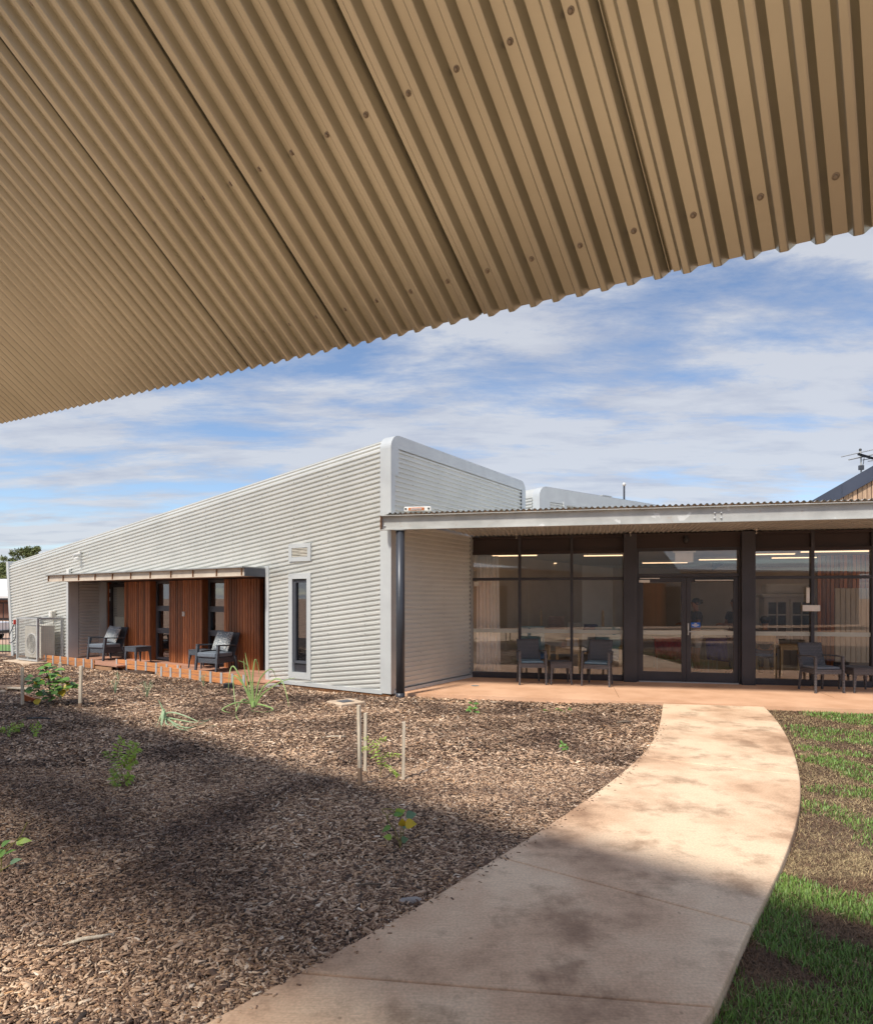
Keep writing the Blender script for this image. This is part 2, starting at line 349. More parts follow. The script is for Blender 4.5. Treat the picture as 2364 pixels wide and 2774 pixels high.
def np_mesh(name, V, faces_idx, loops_per, m, parent=None, smooth=False):
    me = bpy.data.meshes.new(name); V = np.ascontiguousarray(V, dtype=np.float32); Fi = np.ascontiguousarray(faces_idx, dtype=np.int32)
    me.vertices.add(len(V)); me.vertices.foreach_set('co', V.ravel()); me.loops.add(Fi.size); me.loops.foreach_set('vertex_index', Fi.ravel())
    nf = Fi.size // loops_per; me.polygons.add(nf)
    me.polygons.foreach_set('loop_start', np.arange(nf, dtype=np.int32) * loops_per)
    me.update(calc_edges=True)
    if smooth: me.polygons.foreach_set('use_smooth', np.ones(nf, dtype=bool))
    me.materials.append(M[m]); o = bpy.data.objects.new(name, me); link(o, parent); return o
# pixel helpers: a direction from the photo, a distance from the plane it touches
def gp(x, y, z=0.0):
    d = (EYE - z) * F / (y - HY); return Vector(((x - CX) / F * d, d, z))
def at(x, y, d): return Vector(((x - CX) / F * d, d, EYE - (y - HY) / F * d))
def frame(o, xa, ya=None):
    xa = Vector(xa).normalized(); za = Vector((0, 0, 1)); ya = za.cross(xa)
    m = Matrix((xa, ya, za)).transposed().to_4x4(); m.translation = Vector(o); return m
def rotm(loc, deg): m = Matrix.Rotation(rad(deg), 4, 'Z'); m.translation = Vector(loc); return m

uL = Vector((-.836, .548, 0)).normalized(); uR = Vector((.548, .836, 0)).normalized(); uG = Vector((.979, -.205, 0)).normalized()
C0 = Vector((-.814, 11.03, 0)); G0 = Vector((.742, 13.40, 0))
ML = frame(C0, uL)             # silver building: x = along the long wall to the left, y = out towards the camera
MG = frame(G0, uG)             # terrace building: x = along the glazing to the right, y = into the room
MLi, MGi = ML.inverted(), MG.inverted()
def tx(x, out):                # photo column -> x in the long-wall frame on the plane y = out
    k = (x - CX) / F; P = C0 - uR * out          # X = k Y
    return (k * P.y - P.x) / (uL.x - k * uL.y)
def gx(x, y=0.0):              # photo column -> x in the glazing frame on the plane y
    k = (x - CX) / F; n = Vector((-uG.y, uG.x, 0)); P = G0 + n * y
    return (k * P.y - P.x) / (uG.x - k * uG.y)

PITCH, DEP = .0875, .027
PROF = [(0, 0), (.037, 0), (.0455, 1), (.079, 1), (.0875, 0)]
def corr(u0, u1, v0, v1, fn, clips=(), dep=DEP, pitch=PITCH, prof=PROF, vs_extra=()):
    """ribbed sheet: ribs along u, profile along v; fn(u, v, o) -> point; clips = (point, normal) half spaces to keep"""
    k0 = math.floor(v0 / pitch); k1 = math.ceil(v1 / pitch); vl = []
    for k in range(k0, k1):
        for a, b in prof[:-1]: vl.append((k * pitch + a, b * dep))
    vl.append((k1 * pitch, 0)); vl = [p for p in vl if v0 - 1e-6 <= p[0] <= v1 + 1e-6]
    me = bmesh.new(); A = []
    for v, o in vl: A.append((me.verts.new(fn(u0, v, o)), me.verts.new(fn(u1, v, o))))
    for a, b in zip(A, A[1:]): me.faces.new((a[0], a[1], b[1], b[0]))
    for co, no in clips:
        g = me.verts[:] + me.edges[:] + me.faces[:]
        bmesh.ops.bisect_plane(me, geom=g, plane_co=co, plane_no=no, clear_inner=True)
    return me
def bm_obj(name, bm, m, parent=None):
    me = bpy.data.meshes.new(name); bm.to_mesh(me); bm.free(); me.materials.append(M[m]); o = bpy.data.objects.new(name, me); link(o, parent); return o

# ------------------------------------------------------------------ the setting: ground, path, terrace, beds
def terrain(x, y):
    s = max(0.0, min(1.0, (-12 - x) / 4)) * max(0.0, min(30.0, y - 20.5)) * .03
    return -.15 - s
xs = [-1600, -500, -200, -110, -80, -65, -55, -48, -42, -36, -32, -28, -24, -20, -16, -14, -12, -8, 0, 8, 20, 50, 120, 400, 1600]
ys = [-1600, -300, -80, -20, -5, 0, 5, 10, 15, 18, 20.5, 24, 28, 32, 36, 40, 45, 50, 55, 65, 90, 150, 300, 700, 1600]
g = MB(); nx = len(xs)
for yv in ys:
    for xv in xs: g.v.append((xv, yv, terrain(xv, yv)))
for j in range(len(ys) - 1):
    for i in range(nx - 1): a = j * nx + i; g.f.append((a, a + 1, a + nx + 1, a + nx))
tag(g.build('ground', 'dirt', recalc=False), 'wide reddish ground around the buildings', 'ground', kind='structure')

D = 2364 / 1766.0
pl = [(1341, 1424), (1338, 1450), (1332, 1480), (1315, 1512), (1272, 1555), (1205, 1604), (1105, 1676), (1003.5, 1734.5), (900, 1803), (800, 1860), (700, 1915), (600, 1970), (500, 2025), (410, 2074)]
pr = [(1546, 1430), (1572, 1455), (1597, 1495), (1615, 1545), (1623, 1600), (1616, 1650), (1601, 1700), (1578, 1760), (1553, 1812), (1516, 1875), (1490, 1935), (1464, 1997), (1443, 2040), (1424, 2074)]
PL = [gp(a * D, b * D) for a, b in pl]; PR = [gp(a * D, b * D) for a, b in pr]
dl = (PL[-1] - PL[-2]).normalized(); dr = (PR[-1] - PR[-2]).normalized()
PL += [PL[-1] + dl * .8, PL[-1] + dl * 2.2 + Vector((.15, -.3, 0))]; PR += [PR[-1] + dr * .8 + Vector((-.12, 0, 0)), PR[-1] + dr * 1.6 + Vector((-.5, -.3, 0))]
def resample(P, n):
    P = [Vector(p) for p in P]; out = []
    for i in range(len(P) - 1):                       # Catmull-Rom
        p0, p1, p2, p3 = P[max(i - 1, 0)], P[i], P[i + 1], P[min(i + 2, len(P) - 1)]
        for k in range(n):
            t = k / n; out.append(.5 * ((2 * p1) + (p2 - p0) * t + (2 * p0 - 5 * p1 + 4 * p2 - p3) * t * t + (3 * p1 - p0 - 3 * p2 + p3) * t ** 3))
    out.append(P[-1]); return out
RL, RR = resample(PL, 4), resample(PR, 4)
for E_ in (RL, RR):                                       # even out the traced edges
    for it in range(14):
        c_ = [Vector(v) for v in E_]
        for i in range(1, len(E_) - 1): E_[i] = c_[i] * .5 + (c_[i - 1] + c_[i + 1]) * .25
path = thing('path', 'curved concrete garden path leading to the glass doors', 'path', Matrix()); path['kind'] = 'structure'
cuts = [(0, 0), (14, 14), (28, 36), (44, 48), (len(RL) - 1, len(RR) - 1)]
for (l0, r0), (l1, r1) in zip(cuts, cuts[1:]):
    L_ = RL[l0:l1 + 1]; R_ = RR[r0:r1 + 1]
    gdir = .004
    L_ = [Vector(p) for p in L_]; R_ = [Vector(p) for p in R_]
    a, b = (L_[1] - L_[0]).normalized() * gdir, (L_[-2] - L_[-1]).normalized() * gdir
    L_[0] += a; L_[-1] += b
    a, b = (R_[1] - R_[0]).normalized() * gdir, (R_[-2] - R_[-1]).normalized() * gdir
    R_[0] += a; R_[-1] += b
    MB().prism([(p.x, p.y) for p in L_ + R_[::-1]], -.13, 0, 'z').build('slab', 'path_concrete', path, bev=.012)
# terrace slab
TA = Vector((-.53, 11.09, 0)); TB = Vector((8.8, 8.97, 0)); nG = Vector((-uG.y, uG.x, 0))
tpoly = [TA, TB, G0 + uG * 9.3 + nG * .06, G0 + nG * .06 - uG * .03, C0 + uR * .2 - uL * .02]
ter = MB().prism([(p.x, p.y) for p in tpoly], -.25, .0, 'z').build('terrace', 'conc_orange')
tag(ter, 'smooth orange concrete terrace in front of the glass doors', 'terrace', kind='structure')
for px_ in (1655, 2150):                                  # saw-cut joints across the terrace
    f0 = gp(px_, 1850); MB().box(-.003, .003, -1.9, .0, .0005, .0015).build('saw_cut', 'slab_brown', ter, mtx=Matrix.Translation(Vector((f0.x, f0.y, 0))) @ Matrix.Rotation(rad(-11.8), 4, 'Z'))
dr_ = MB().lathe([(.075, 0), (.078, .004), (.06, .006)], 20).build('floor_drain', 'galv', mtx=Matrix.Translation(gp(1286, 1858, .0)))
tag(dr_, 'small round metal floor drain set in the terrace near the ribbed wall', 'drain')

def in_poly(px, py, poly):
    c = np.zeros(px.shape, bool); n = len(poly); j = n - 1
    for i in range(n):
        xi, yi, xj, yj = poly[i][0], poly[i][1], poly[j][0], poly[j][1]
        m = ((yi > py) != (yj > py)) & (px < (xj - xi) * (py - yi) / (yj - yi + 1e-12) + xi); c ^= m; j = i
    return c
W = lambda m, x, y: (m @ Vector((x, y, 0)))
bed = [(p.x, p.y) for p in RL] + [(-1.9, 1.0), (-3.2, -.8), (-18, -.8), (-18, 21), tuple(W(ML, 15.6, .2).xy), tuple(W(ML, 12.7, .7).xy), tuple(W(ML, 11.3, .75).xy), tuple(W(ML, 3.1, .1).xy), tuple(W(ML, .1, .02).xy), (-.6, 11.0), (-.5, 11.05)]
# front edge of terrace up to the path
bed += [tuple((TA + (TB - TA) * k).xy) for k in (.1, .25, .4)]
lawn = [(p.x, p.y) for p in RR] + [(1.2, .2), (3, -1), (11, -1), (11, 8.4), (8.8, 8.95)] + [tuple((TB + (TA - TB) * k).xy) for k in (.2, .4)]
def hgt(x, y):
    return -.062 + .022 * np.sin(x * 1.7 + 1.2 * np.sin(y * 1.1)) * np.cos(y * 1.5 + .7) + .012 * np.sin(x * 4.1 + y * 3.3) + .012*np.sin(y*5.3-x*2.2)
def sheet(name, poly, x0, x1, y0, y1, st, m, hf):
    nxx = int((x1 - x0) / st) + 1; nyy = int((y1 - y0) / st) + 1
    X, Y = np.meshgrid(x0 + np.arange(nxx) * st, y0 + np.arange(nyy) * st); V = np.stack([X, Y, hf(X, Y)], -1).reshape(-1, 3)
    cxx = (X[:-1, :-1] + st / 2).ravel(); cyy = (Y[:-1, :-1] + st / 2).ravel(); keep = np.zeros(cxx.shape, bool)
    for ox in (-.2, 0, .2):
        for oy in (-.2, 0, .2): keep |= in_poly(cxx + ox, cyy + oy, poly)
    I = np.arange(nxx * nyy).reshape(nyy, nxx); Q = np.stack([I[:-1, :-1], I[:-1, 1:], I[1:, 1:], I[1:, :-1]], -1).reshape(-1, 4)[keep]
    return np_mesh(name, V, Q, 4, m, smooth=True)
tag(sheet('mulch_bed', bed, -18, 4.5, -1, 21, .22, 'soil', lambda x, y: hgt(x, y) - .012), 'dark soil bed under the wood chips', 'garden bed', kind='structure')
def lh(x, y): return -.07 + .008 * np.sin(x * 2.1 + y)
tag(sheet('lawn', lawn, .8, 11, -1, 11, .22, 'lawn_soil', lh), 'thin lawn soil right of the path', 'lawn', kind='structure')

# wood chips, one mass
def scatter(poly, d0, d1, dens, side=(-1.12, .95)):
    half = d1 * 1.2; A = (2 * half) * (d1 - d0); n = int(A * dens)
    X = rng.uniform(-half, half, n); Y = rng.uniform(d0, d1, n)
    k = (X > side[0] * Y - .8) & (X < side[1] * Y + .6); X, Y = X[k], Y[k]; k = in_poly(X, Y, poly); return X[k], Y[k]
def chips(bands):
    Vs, Fs, off = [], [], 0
    for d0, d1, dens, lmin, lmax, full in bands:
        X, Y = scatter(bed, d0, d1, dens); n = len(X)
        # keep chips off the path edge, pile a little unevenly
        L = lmin * (lmax / lmin) ** (rng.random(n) ** 1.5) * np.where(rng.random(n) < .06, 1.8, 1); Wd = L * rng.uniform(.16, .46, n); Wd = np.clip(Wd, .0045, .028); T = rng.uniform(.0025, .007, n)
        yaw = rng.normal(.15, 1.1, n); pit = rng.normal(0, .22, n); rol = rng.normal(0, .35, n)
        Z = hgt(X, Y) + rng.uniform(-.006, .014, n)
        cy, sy, cp, sp, cr, sr = np.cos(yaw), np.sin(yaw), np.cos(pit), np.sin(pit), np.cos(rol), np.sin(rol)
        ax = np.stack([cy * cp, sy * cp, sp], -1); up0 = np.stack([-cy * sp, -sy * sp, cp], -1); ay0 = np.stack([-sy, cy, 0 * cy], -1)
        ay = ay0 * cr[:, None] + up0 * sr[:, None]; az = np.cross(ax, ay)
        P = np.stack([X, Y, Z], -1)
        if full:
            t1, t2 = rng.uniform(.35, 1, n), rng.uniform(.35, 1, n)
            cor = []
            for zz in (-.5, .5):
                for a, b, tt in ((-.5, -.5, t1), (.5, -.5, t2), (.5, .5, t2), (-.5, .5, t1)):
                    cor.append(P + ax * (a * L)[:, None] + ay * (b * Wd * tt)[:, None] + az * (zz * T)[:, None])
            V = np.stack(cor, 1).reshape(-1, 3)
            fq = np.array([[4, 5, 6, 7], [0, 1, 5, 4], [1, 2, 6, 5], [2, 3, 7, 6], [3, 0, 4, 7]]); k = 8
        else:
            tt = rng.uniform(.4, 1, n); cor = [P + ax * (a * L)[:, None] + ay * (b * Wd * (tt if a > 0 else 1))[:, None] for a, b in ((-.5, -.5), (.5, -.5), (.5, .5), (-.5, .5))]
            V = np.stack(cor, 1).reshape(-1, 3); fq = np.array([[0, 1, 2, 3]]); k = 4
        I = (np.arange(n) * k)[:, None, None] + fq[None] + off; Vs.append(V); Fs.append(I.reshape(-1, 4)); off += len(V)
    return np.concatenate(Vs), np.concatenate(Fs)
def spill():                                         # crumbs of mulch that lie on the path edge
    Vs, n = [], 0
    for i in range(6, len(RL) - 6):
        d = (RL[i + 1] - RL[i]); s = Vector((-d.y, d.x, 0)).normalized()
        if s.dot(RR[i] - RL[i]) < 0: s = -s
        for k in range(int(d.length * 42)):
            c = RL[i] + d * random.random() + s * abs(random.gauss(0, .05)); L = random.uniform(.008, .026); w = L * random.uniform(.2, .4); a = random.uniform(0, 6.28)
            ax = Vector((math.cos(a), math.sin(a), 0)); ay = Vector((-ax.y, ax.x, 0)); z = Vector((0, 0, .003))
            for zz in (0, 1):
                for e, f_ in ((-1, -1), (1, -1), (1, 1), (-1, 1)): Vs.append(c + ax * e * L / 2 + ay * f_ * w / 2 + z * (zz + .3))
            n += 1
    V = np.array([v[:] for v in Vs]); I = (np.arange(n) * 8)[:, None, None] + np.array([[4, 5, 6, 7], [0, 1, 5, 4], [1, 2, 6, 5], [2, 3, 7, 6], [3, 0, 4, 7]])[None]
    return V, I.reshape(-1, 4)
V, Fq = chips([(1.6, 4.2, 14500, .009, .056, True), (4.2, 6.5, 8800, .010, .052, True), (6.5, 10, 4400, .015, .056, False), (10, 20, 1700, .024, .07, False)])
V2, F2 = spill(); Fq = np.concatenate([Fq, F2 + len(V)]); V = np.concatenate([V, V2])
tag(np_mesh('wood_chips', V, Fq, 4, 'wood_chip'), 'brown wood chip mulch covering the garden bed', 'mulch', kind='stuff')

# lawn blades: green turf strips, dry pale joints and dark brown patches
def wp(pts): return [tuple(gp(a, b, -.06).xy) for a, b in pts]
greens = [wp(p) for p in ([(2180, 1912), (2420, 1916), (2420, 1972), (2300, 1962), (2176, 1942)], [(2128, 1964), (2250, 1972), (2420, 1996), (2420, 2024), (2250, 2012), (2140, 1988)],
    [(2155, 2018), (2300, 2030), (2420, 2050), (2420, 2060), (2170, 2034)], [(2165, 2042), (2280, 2058), (2420, 2088), (2420, 2150), (2280, 2098), (2180, 2064)],
    [(2190, 2126), (2420, 2150), (2420, 2178), (2200, 2144)], [(2160, 2166), (2300, 2198), (2420, 2226), (2420, 2320), (2310, 2262), (2280, 2216), (2165, 2188)],
    [(2085, 2366), (2180, 2394), (2364, 2436), (2600, 2500), (2600, 3200), (1820, 3200), (1880, 2780), (1950, 2690), (2020, 2500)])]
browns = [wp(p) for p in ([(2216, 2474), (2300, 2494), (2500, 2530), (2500, 2610), (2290, 2580), (2200, 2546)], [(2018, 2560), (2062, 2572), (2180, 2612), (2275, 2640), (2282, 2662), (2200, 2694), (2080, 2690), (2000, 2676)])]
def blades(bands):
    out = {'grass_green': [], 'grass_dry': [], 'grass_brown': []}
    for d0, d1, dens in bands:
        X, Y = scatter(lawn, d0, d1, dens); n = len(X)
        jx = X + rng.normal(0, .03, n) + .05 * np.sin(Y * 9 + X * 4); jy = Y + rng.normal(0, .03, n) + .05 * np.sin(X * 11)
        gm = np.zeros(n, bool); bm_ = np.zeros(n, bool)
        for p in greens: gm |= in_poly(jx, jy, p)
        for p in browns: bm_ |= in_poly(jx, jy, p)
        gm &= ~bm_; near = Y < 3.9; bm_ |= (~gm & near & (rng.random(n) < .8))
        r = rng.random(n) + np.where(Y > 4.3, .27, .06) + .25 * np.maximum(0, np.sin(X * 7.3 + 2 * np.sin(Y * 5)) * np.sin(Y * 8.1)); kind = np.where(bm_, 2, np.where(gm, np.where(r < .72, 0, np.where(r < .88, 1, 2)), np.where(r < .05, 0, np.where(r < .70, 1, 2))))
        for ki, nm in enumerate(('grass_green', 'grass_dry', 'grass_brown')):
            k = kind == ki; x, y = X[k], Y[k]; m = len(x)
            if ki: # lower, flatter thatch; fewer of them
                h = rng.uniform(.008, .028, m); w = rng.uniform(.0012, .003, m); lean = rng.uniform(.02, .06, m)
            else: h = rng.uniform(.014, .05, m); w = rng.uniform(.0015, .0036, m); lean = rng.uniform(.005, .035, m)
            far = np.maximum(1, y / 4.5); w = w * far
            a = rng.uniform(0, 6.283, m); b = rng.uniform(0, 6.283, m); z = lh(x, y)
            dx, dy = np.cos(a), np.sin(a); ex, ey = np.cos(b), np.sin(b)
            P = np.stack([x, y, z - .004], -1); Wv = np.stack([-dy * w, dx * w, 0 * w], -1); Mid = P + np.stack([dx * lean * .4, dy * lean * .4, h * .65], -1); Tip = P + np.stack([dx * lean, dy * lean, h], -1)
            V = np.stack([P - Wv, P + Wv, Mid + Wv * .7, Mid - Wv * .7, Tip], 1)
            out[nm].append(V)
    return out
bl = blades([(1.8, 4.3, 22000), (4.3, 7, 9500), (7, 11, 5000)])
for nm, lab in (('grass_green', 'green lawn grass growing in strips beside the path'), ('grass_dry', 'dry straw-coloured grass between the green strips'), ('grass_brown', 'dead brown grass thatch in the lawn patches')):
    V = np.concatenate(bl[nm]); n = len(V); I = (np.arange(n) * 5)[:, None, None] + np.array([[0, 1, 2], [0, 2, 3], [3, 2, 4]])[None]
    tag(np_mesh(nm, V.reshape(-1, 3), I.reshape(-1, 3), 3, nm), lab, 'grass', kind='stuff')

# ------------------------------------------------------------------ overhead canopy roof and the house it belongs to
ea = Vector((.809, -.583, -.076)).normalized(); eb = Vector((.475, .597, -.646)).normalized(); en = ea.cross(eb).normalized()
E0 = Vector((-1.529, 3.587, 2.94))
canopy = thing('canopy_roof', 'wide overhanging ribbed metal roof seen from below', 'roof', Matrix.Translation((0, 0, 0)))
CLEN = 5.75
SB = MB().lathe([(.0092, 0), (.0092, -.002), (.0058, -.003), (.0054, -.0075), (.003, -.0085)], 10)
screw_me = bpy.data.meshes.new('screw'); screw_me.from_pydata(SB.v, [], SB.f); screw_me.materials.append(M['screw_dark'])
qs = en.to_track_quat('Z', 'Y')
PC = [(0, 0), (.033, 0), (.049, 1), (.0715, 1), (.0875, 0)]     # seen from below: wide flat pans, rounded ribs hanging down
for k in range(-22, 11):
    off = E0 + ea * (.7 * k)
    fn = lambda u, v, o, off=off: off + ea * v - eb * u + en * (-o + .0035 * (v / .7))
    bm = bmesh.new(); rows = []
    vl = []
    for j in range(8):
        b0 = j * .0875
        vl += ([(0, 0), (.001, -.016), (.010, -.016), (.011, 0)] if j == 0 else [(b0, 0)]) + [(b0 + .031, 0), (b0 + .0455, .0285), (b0 + .0495, .0315), (b0 + .0660, .0315), (b0 + .070, .0285), (b0 + .0845, 0)]
    vl += [(.7005, 0)]
    for v, o in vl: rows.append([bm.verts.new(fn(u, v, o)) for u in (0, CLEN)])
    for a, b in zip(rows, rows[1:]): bm.faces.new((a[0], a[1], b[1], b[0]))
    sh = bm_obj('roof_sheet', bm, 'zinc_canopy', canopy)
    if -9 <= k <= 6:
        for m in (.15, .71, 1.42):
            for j in (1, 3, 5, 7):
                p = fn(m, j * .0875 + .0145, 0)
                s = bpy.data.objects.new('screw', screw_me); s.matrix_basis = Matrix.LocRotScale(p, qs, None); link(s, sh)
# short unseen rear slope, added to set where the canopy's shadow ends; steel posts and ridge beam behind the photographer
nP = Vector((-ea.y, ea.x, 0)).normalized(); aP = Vector((ea.x, ea.y, 0)).normalized()     # nP points from the ridge to the garden
top = lambda k: E0 + ea * (.7 * k) - eb * CLEN
T0, T1 = top(-22), top(11)
m = MB(); q = -nP * .75 + Vector((0, 0, -.58)); m.add([T0, T1, T1 + q, T0 + q, T0 + Vector((0, 0, .03)), T1 + Vector((0, 0, .03)), T1 + q + Vector((0, 0, .03)), T0 + q + Vector((0, 0, .03))], [(0, 1, 2, 3), (4, 7, 6, 5), (0, 4, 5, 1), (3, 2, 6, 7), (0, 3, 7, 4), (1, 5, 6, 2)])
m.build('rear_shade_slope', 'zinc_canopy', canopy)  # added out of view; its length limits the canopy's shadow on the ground
MB().bar(T0 - Vector((0, 0, .09)), T1 - Vector((0, 0, .09)), .1, .14).build('ridge_beam', 'galv', canopy)
for k in (-20, -12, -6, 4, 10):
    t_ = top(k); MB().tube([(t_.x, t_.y, -.2), (t_.x, t_.y, t_.z - .15)], .07, 14).build('post', 'galv', canopy)
e_ = Vector((E0.x, E0.y, 0)); bounce_poly = [e_ - nP * 1.5 - aP * 8, e_ - nP * 1.5 + aP * 12, e_ - nP * 9.5 + aP * 16, e_ - nP * 9.5 - aP * 14]
tag(MB().prism([(p.x, p.y) for p in bounce_poly], -.15, -.012, 'z').build('bounce_slab', 'path_concrete'), 'unseen pale concrete slab added to bounce light up to the canopy', 'bounce_slab', kind='structure')  # pale slab added out of view to bounce sunlight under the canopy
wall_o = Vector((E0.x, E0.y, 0)) - nP * 11.5
MW = frame(wall_o, aP)
house = thing('garden_house', 'low ribbed metal house behind the garden, reflected in the glass', 'house', MW)
bm_obj('wall_cladding', corr(0, 40.0, 0, 3.3, lambda u, v, o: Vector((u - 12.0, o, v)), clips=[((0, 0, -.2), (0, 0, 1))]), 'galv', house)
MB().box(-12.2, 28.2, -.6, .9, 3.3, 3.42).build('roof', 'galv', house)
for i, (xa, xb) in enumerate(((-7.6, -5.2), (1.2, 3.0), (12, 14))):
    n = int((xb - xa) / .15)
    for j in range(n): box('timber_board', xa + j * .15, xa + j * .15 + .14, .03, .055, 0, 2.6, 'timber', house)
    f = MB(); f.box(xb, xb + .06, .03, .09, 0, 2.4).box(xb + .84, xb + .9, .03, .09, 0, 2.4).box(xb + .06, xb + .84, .03, .09, 2.34, 2.4).box(xb + .06, xb + .84, .03, .09, 0, .06).box(xb + .06, xb + .84, .03, .09, 1.1, 1.16)
    w = f.build('window', 'frame_dark', house); box('pane', xb + .06, xb + .84, .05, .055, .06, 2.34, 'black_plastic', w)

# ------------------------------------------------------------------ silver ribbed building on the left
SL = .12; al = math.atan(SL); ca, sa = math.cos(al), math.sin(al); ZT = 4.60; R0 = .24
silver = thing('silver_building', 'silver ribbed metal building with sloping rounded roofline', 'building', ML)
VT = ZT * ca - R0
def wallfn(u, v, o):
    if v <= VT: y, w = o, v
    else:
        a = min((v - VT) / R0, math.pi / 2); ex = max(0, (v - VT) - R0 * math.pi / 2)
        y = -R0 + (R0 + o) * math.cos(a) - ex; w = VT + (R0 + o) * math.sin(a)
    return Vector((u * ca + w * sa, y, -u * sa + w * ca))
vmax = VT + R0 * math.pi / 2 + .5
XE = 14.42
endc = ((XE, 0, 0), Vector((-ca, 0, sa)))                     # raked left end, square to the ribs
RX0, RX1, RZ = 3.21, 11.13, 2.24
bm_obj('upper_cladding', corr(-1, 17, 0, vmax, wallfn, clips=[((.16, 0, 0), (1, 0, 0)), endc, ((0, 0, RZ), (0, 0, 1))]), 'zinc', silver)
bm_obj('left_cladding', corr(-1, 17, -.3, 4.3, wallfn, clips=[((RX1, 0, 0), (1, 0, 0)), endc, ((0, 0, .03), (0, 0, 1)), ((0, 0, RZ), (0, 0, -1))]), 'zinc', silver)
NW0, NW1, NZ0, NZ1 = 1.93, 2.54, .11, 2.19
for nm, c in (('right_cladding', [((.16, 0, 0), (1, 0, 0)), ((NW0, 0, 0), (-1, 0, 0))]), ('middle_cladding', [((NW1, 0, 0), (1, 0, 0)), ((RX0, 0, 0), (-1, 0, 0))]), ('sill_cladding', [((NW0, 0, 0), (1, 0, 0)), ((NW1, 0, 0), (-1, 0, 0)), ((0, 0, NZ0), (0, 0, -1))])):
    bm_obj(nm, corr(-1, 17, -.3, 3.6, wallfn, clips=c + [((0, 0, .03), (0, 0, 1)), ((0, 0, RZ), (0, 0, -1))]), 'zinc', silver)
bm_obj('head_cladding', corr(-1, 17, -.3, 3.6, wallfn, clips=[((NW0, 0, 0), (1, 0, 0)), ((NW1, 0, 0), (-1, 0, 0)), ((0, 0, NZ1), (0, 0, 1)), ((0, 0, RZ), (0, 0, -1))]), 'zinc', silver)
# solid core and roof behind the cladding (recess left open)
core = MB()
zt = lambda x: ZT - SL * x - .02
def corebox(x0, x1, y0, y1, z0, cap=None):
    a, b = (zt(x0), zt(x1)) if cap is None else (cap, cap)
    v = [(x0, y0, z0), (x1, y0, z0), (x1, y1, z0), (x0, y1, z0), (x0, y0, a), (x1, y0, b), (x1, y1, b), (x0, y1, a)]
    core.add(v, [(3, 2, 1, 0), (4, 5, 6, 7), (0, 1, 5, 4), (1, 2, 6, 5), (2, 3, 7, 6), (3, 0, 4, 7)])
corebox(.04, 14.4, -5.5, -.30, RZ + .05)
corebox(.04, RX0 + .02, -5.5, -.12, -.1, RZ + .04); corebox(RX1 + .05, 14.3, -5.5, -.05, -.1, RZ + .04); corebox(RX0 + .02, RX1 + .05, -5.5, -1.35, -.1, RZ + .04)
corebox(.04, 1.9, -.115, -.02, .02, RZ + .02)
core.build('wall_core', 'flashing', silver)
# flashings
def ringpath(n=10):
    P = [(.034, 0)]
    for i in range(n + 1): a = math.pi / 2 * i / n; P.append((.034 - (R0 + .01) * (1 - math.cos(a)), ZT + .02 - R0 + (R0 + .01) * math.sin(a)))
    for i in range(n + 1): a = math.pi / 2 * i / n; P.append((-5.52 + (R0 + .01) * (1 - math.sin(a)) - 0.0, ZT + .02 - R0 + (R0 + .01) * math.cos(a)))
    P.append((-5.52, 2.6)); return P
RPt = ringpath()
m = MB(); v = []
for y, z in RPt: v += [(-.034, y, z), (.212, y, z), (.212, y - .004, z)]
f = []
for i in range(len(RPt) - 1):
    f.append((3 * i, 3 * i + 1, 3 * i + 4, 3 * i + 3))
m.add(v, f); m.build('corner_flashing', 'flashing', silver, recalc=False)
m = MB()                                                           # face band on the end wall
def band(pts_o, pts_i):
    v = [(-.0345, *p) for p in pts_o] + [(-.0345, *p) for p in pts_i]; n = len(pts_o); m.add(v, [(i, i + 1, n + i + 1, n + i) for i in range(n - 1)])
band([(.034, .0), (.034, 3.9)], [(-.085, .0), (-.085, 3.9)])
m.build('end_flashing', 'flashing', silver, recalc=False)
m = MB(); arcL = RPt[1:12]; arcR = RPt[12:23]
arco = [(.036, 3.9)] + [(y, z) for y, z in arcL] + [(y, z) for y, z in arcR] + [(-5.52, 3.1)]
def inset(y, z): return (min(max(y, -5.30), -.19), min(z, ZT - .21))
def band2(po, pi): 
    v = [(-.038, *p) for p in po] + [(-.038, *p) for p in pi]; n = len(po); m.add(v, [(i, i + 1, n + i + 1, n + i) for i in range(n - 1)])
band2(arco, [(-.19, 3.9)] + [inset(*p) for p in arco[1:-1]] + [(-5.30, 3.1)])
m.build('parapet_flashing', 'flashing', silver, recalc=False)
# end wall cladding, horizontal ribs
endfn = lambda u, v, o: Vector((-.004 - o, -u, v))
bm_obj('end_cladding', corr(.04, 5.32, 3.04, ZT - .16, endfn), 'zinc', silver)
bm_obj('porch_cladding', corr(.07, 2.83, .06, 3.10, endfn, clips=[((0, 0, .06), (0, 0, 1))]), 'zinc', silver)
box('porch_base_flashing', -.05, -.001, -2.83, -.07, .0, .06, 'flashing', silver)
MB().box(-.045, .03, -2.86, -2.77, .0, 3.1).build('porch_jamb_flashing', 'galv', silver)
box('base_flashing', .17, RX0, -.03, .035, -.02, .05, 'flashing', silver); box('footing', .0, RX0 + .2, -.1, .02, -.22, -.02, 'slab_brown', silver)
box('left_footing', RX1, 14.4, -.1, .02, -.22, -.02, 'slab_brown', silver)
m = MB(); w0, w1 = XE - .01, XE + .14                              # raked end flashing
zb = -.05; hT = zt(XE) / ca + .02
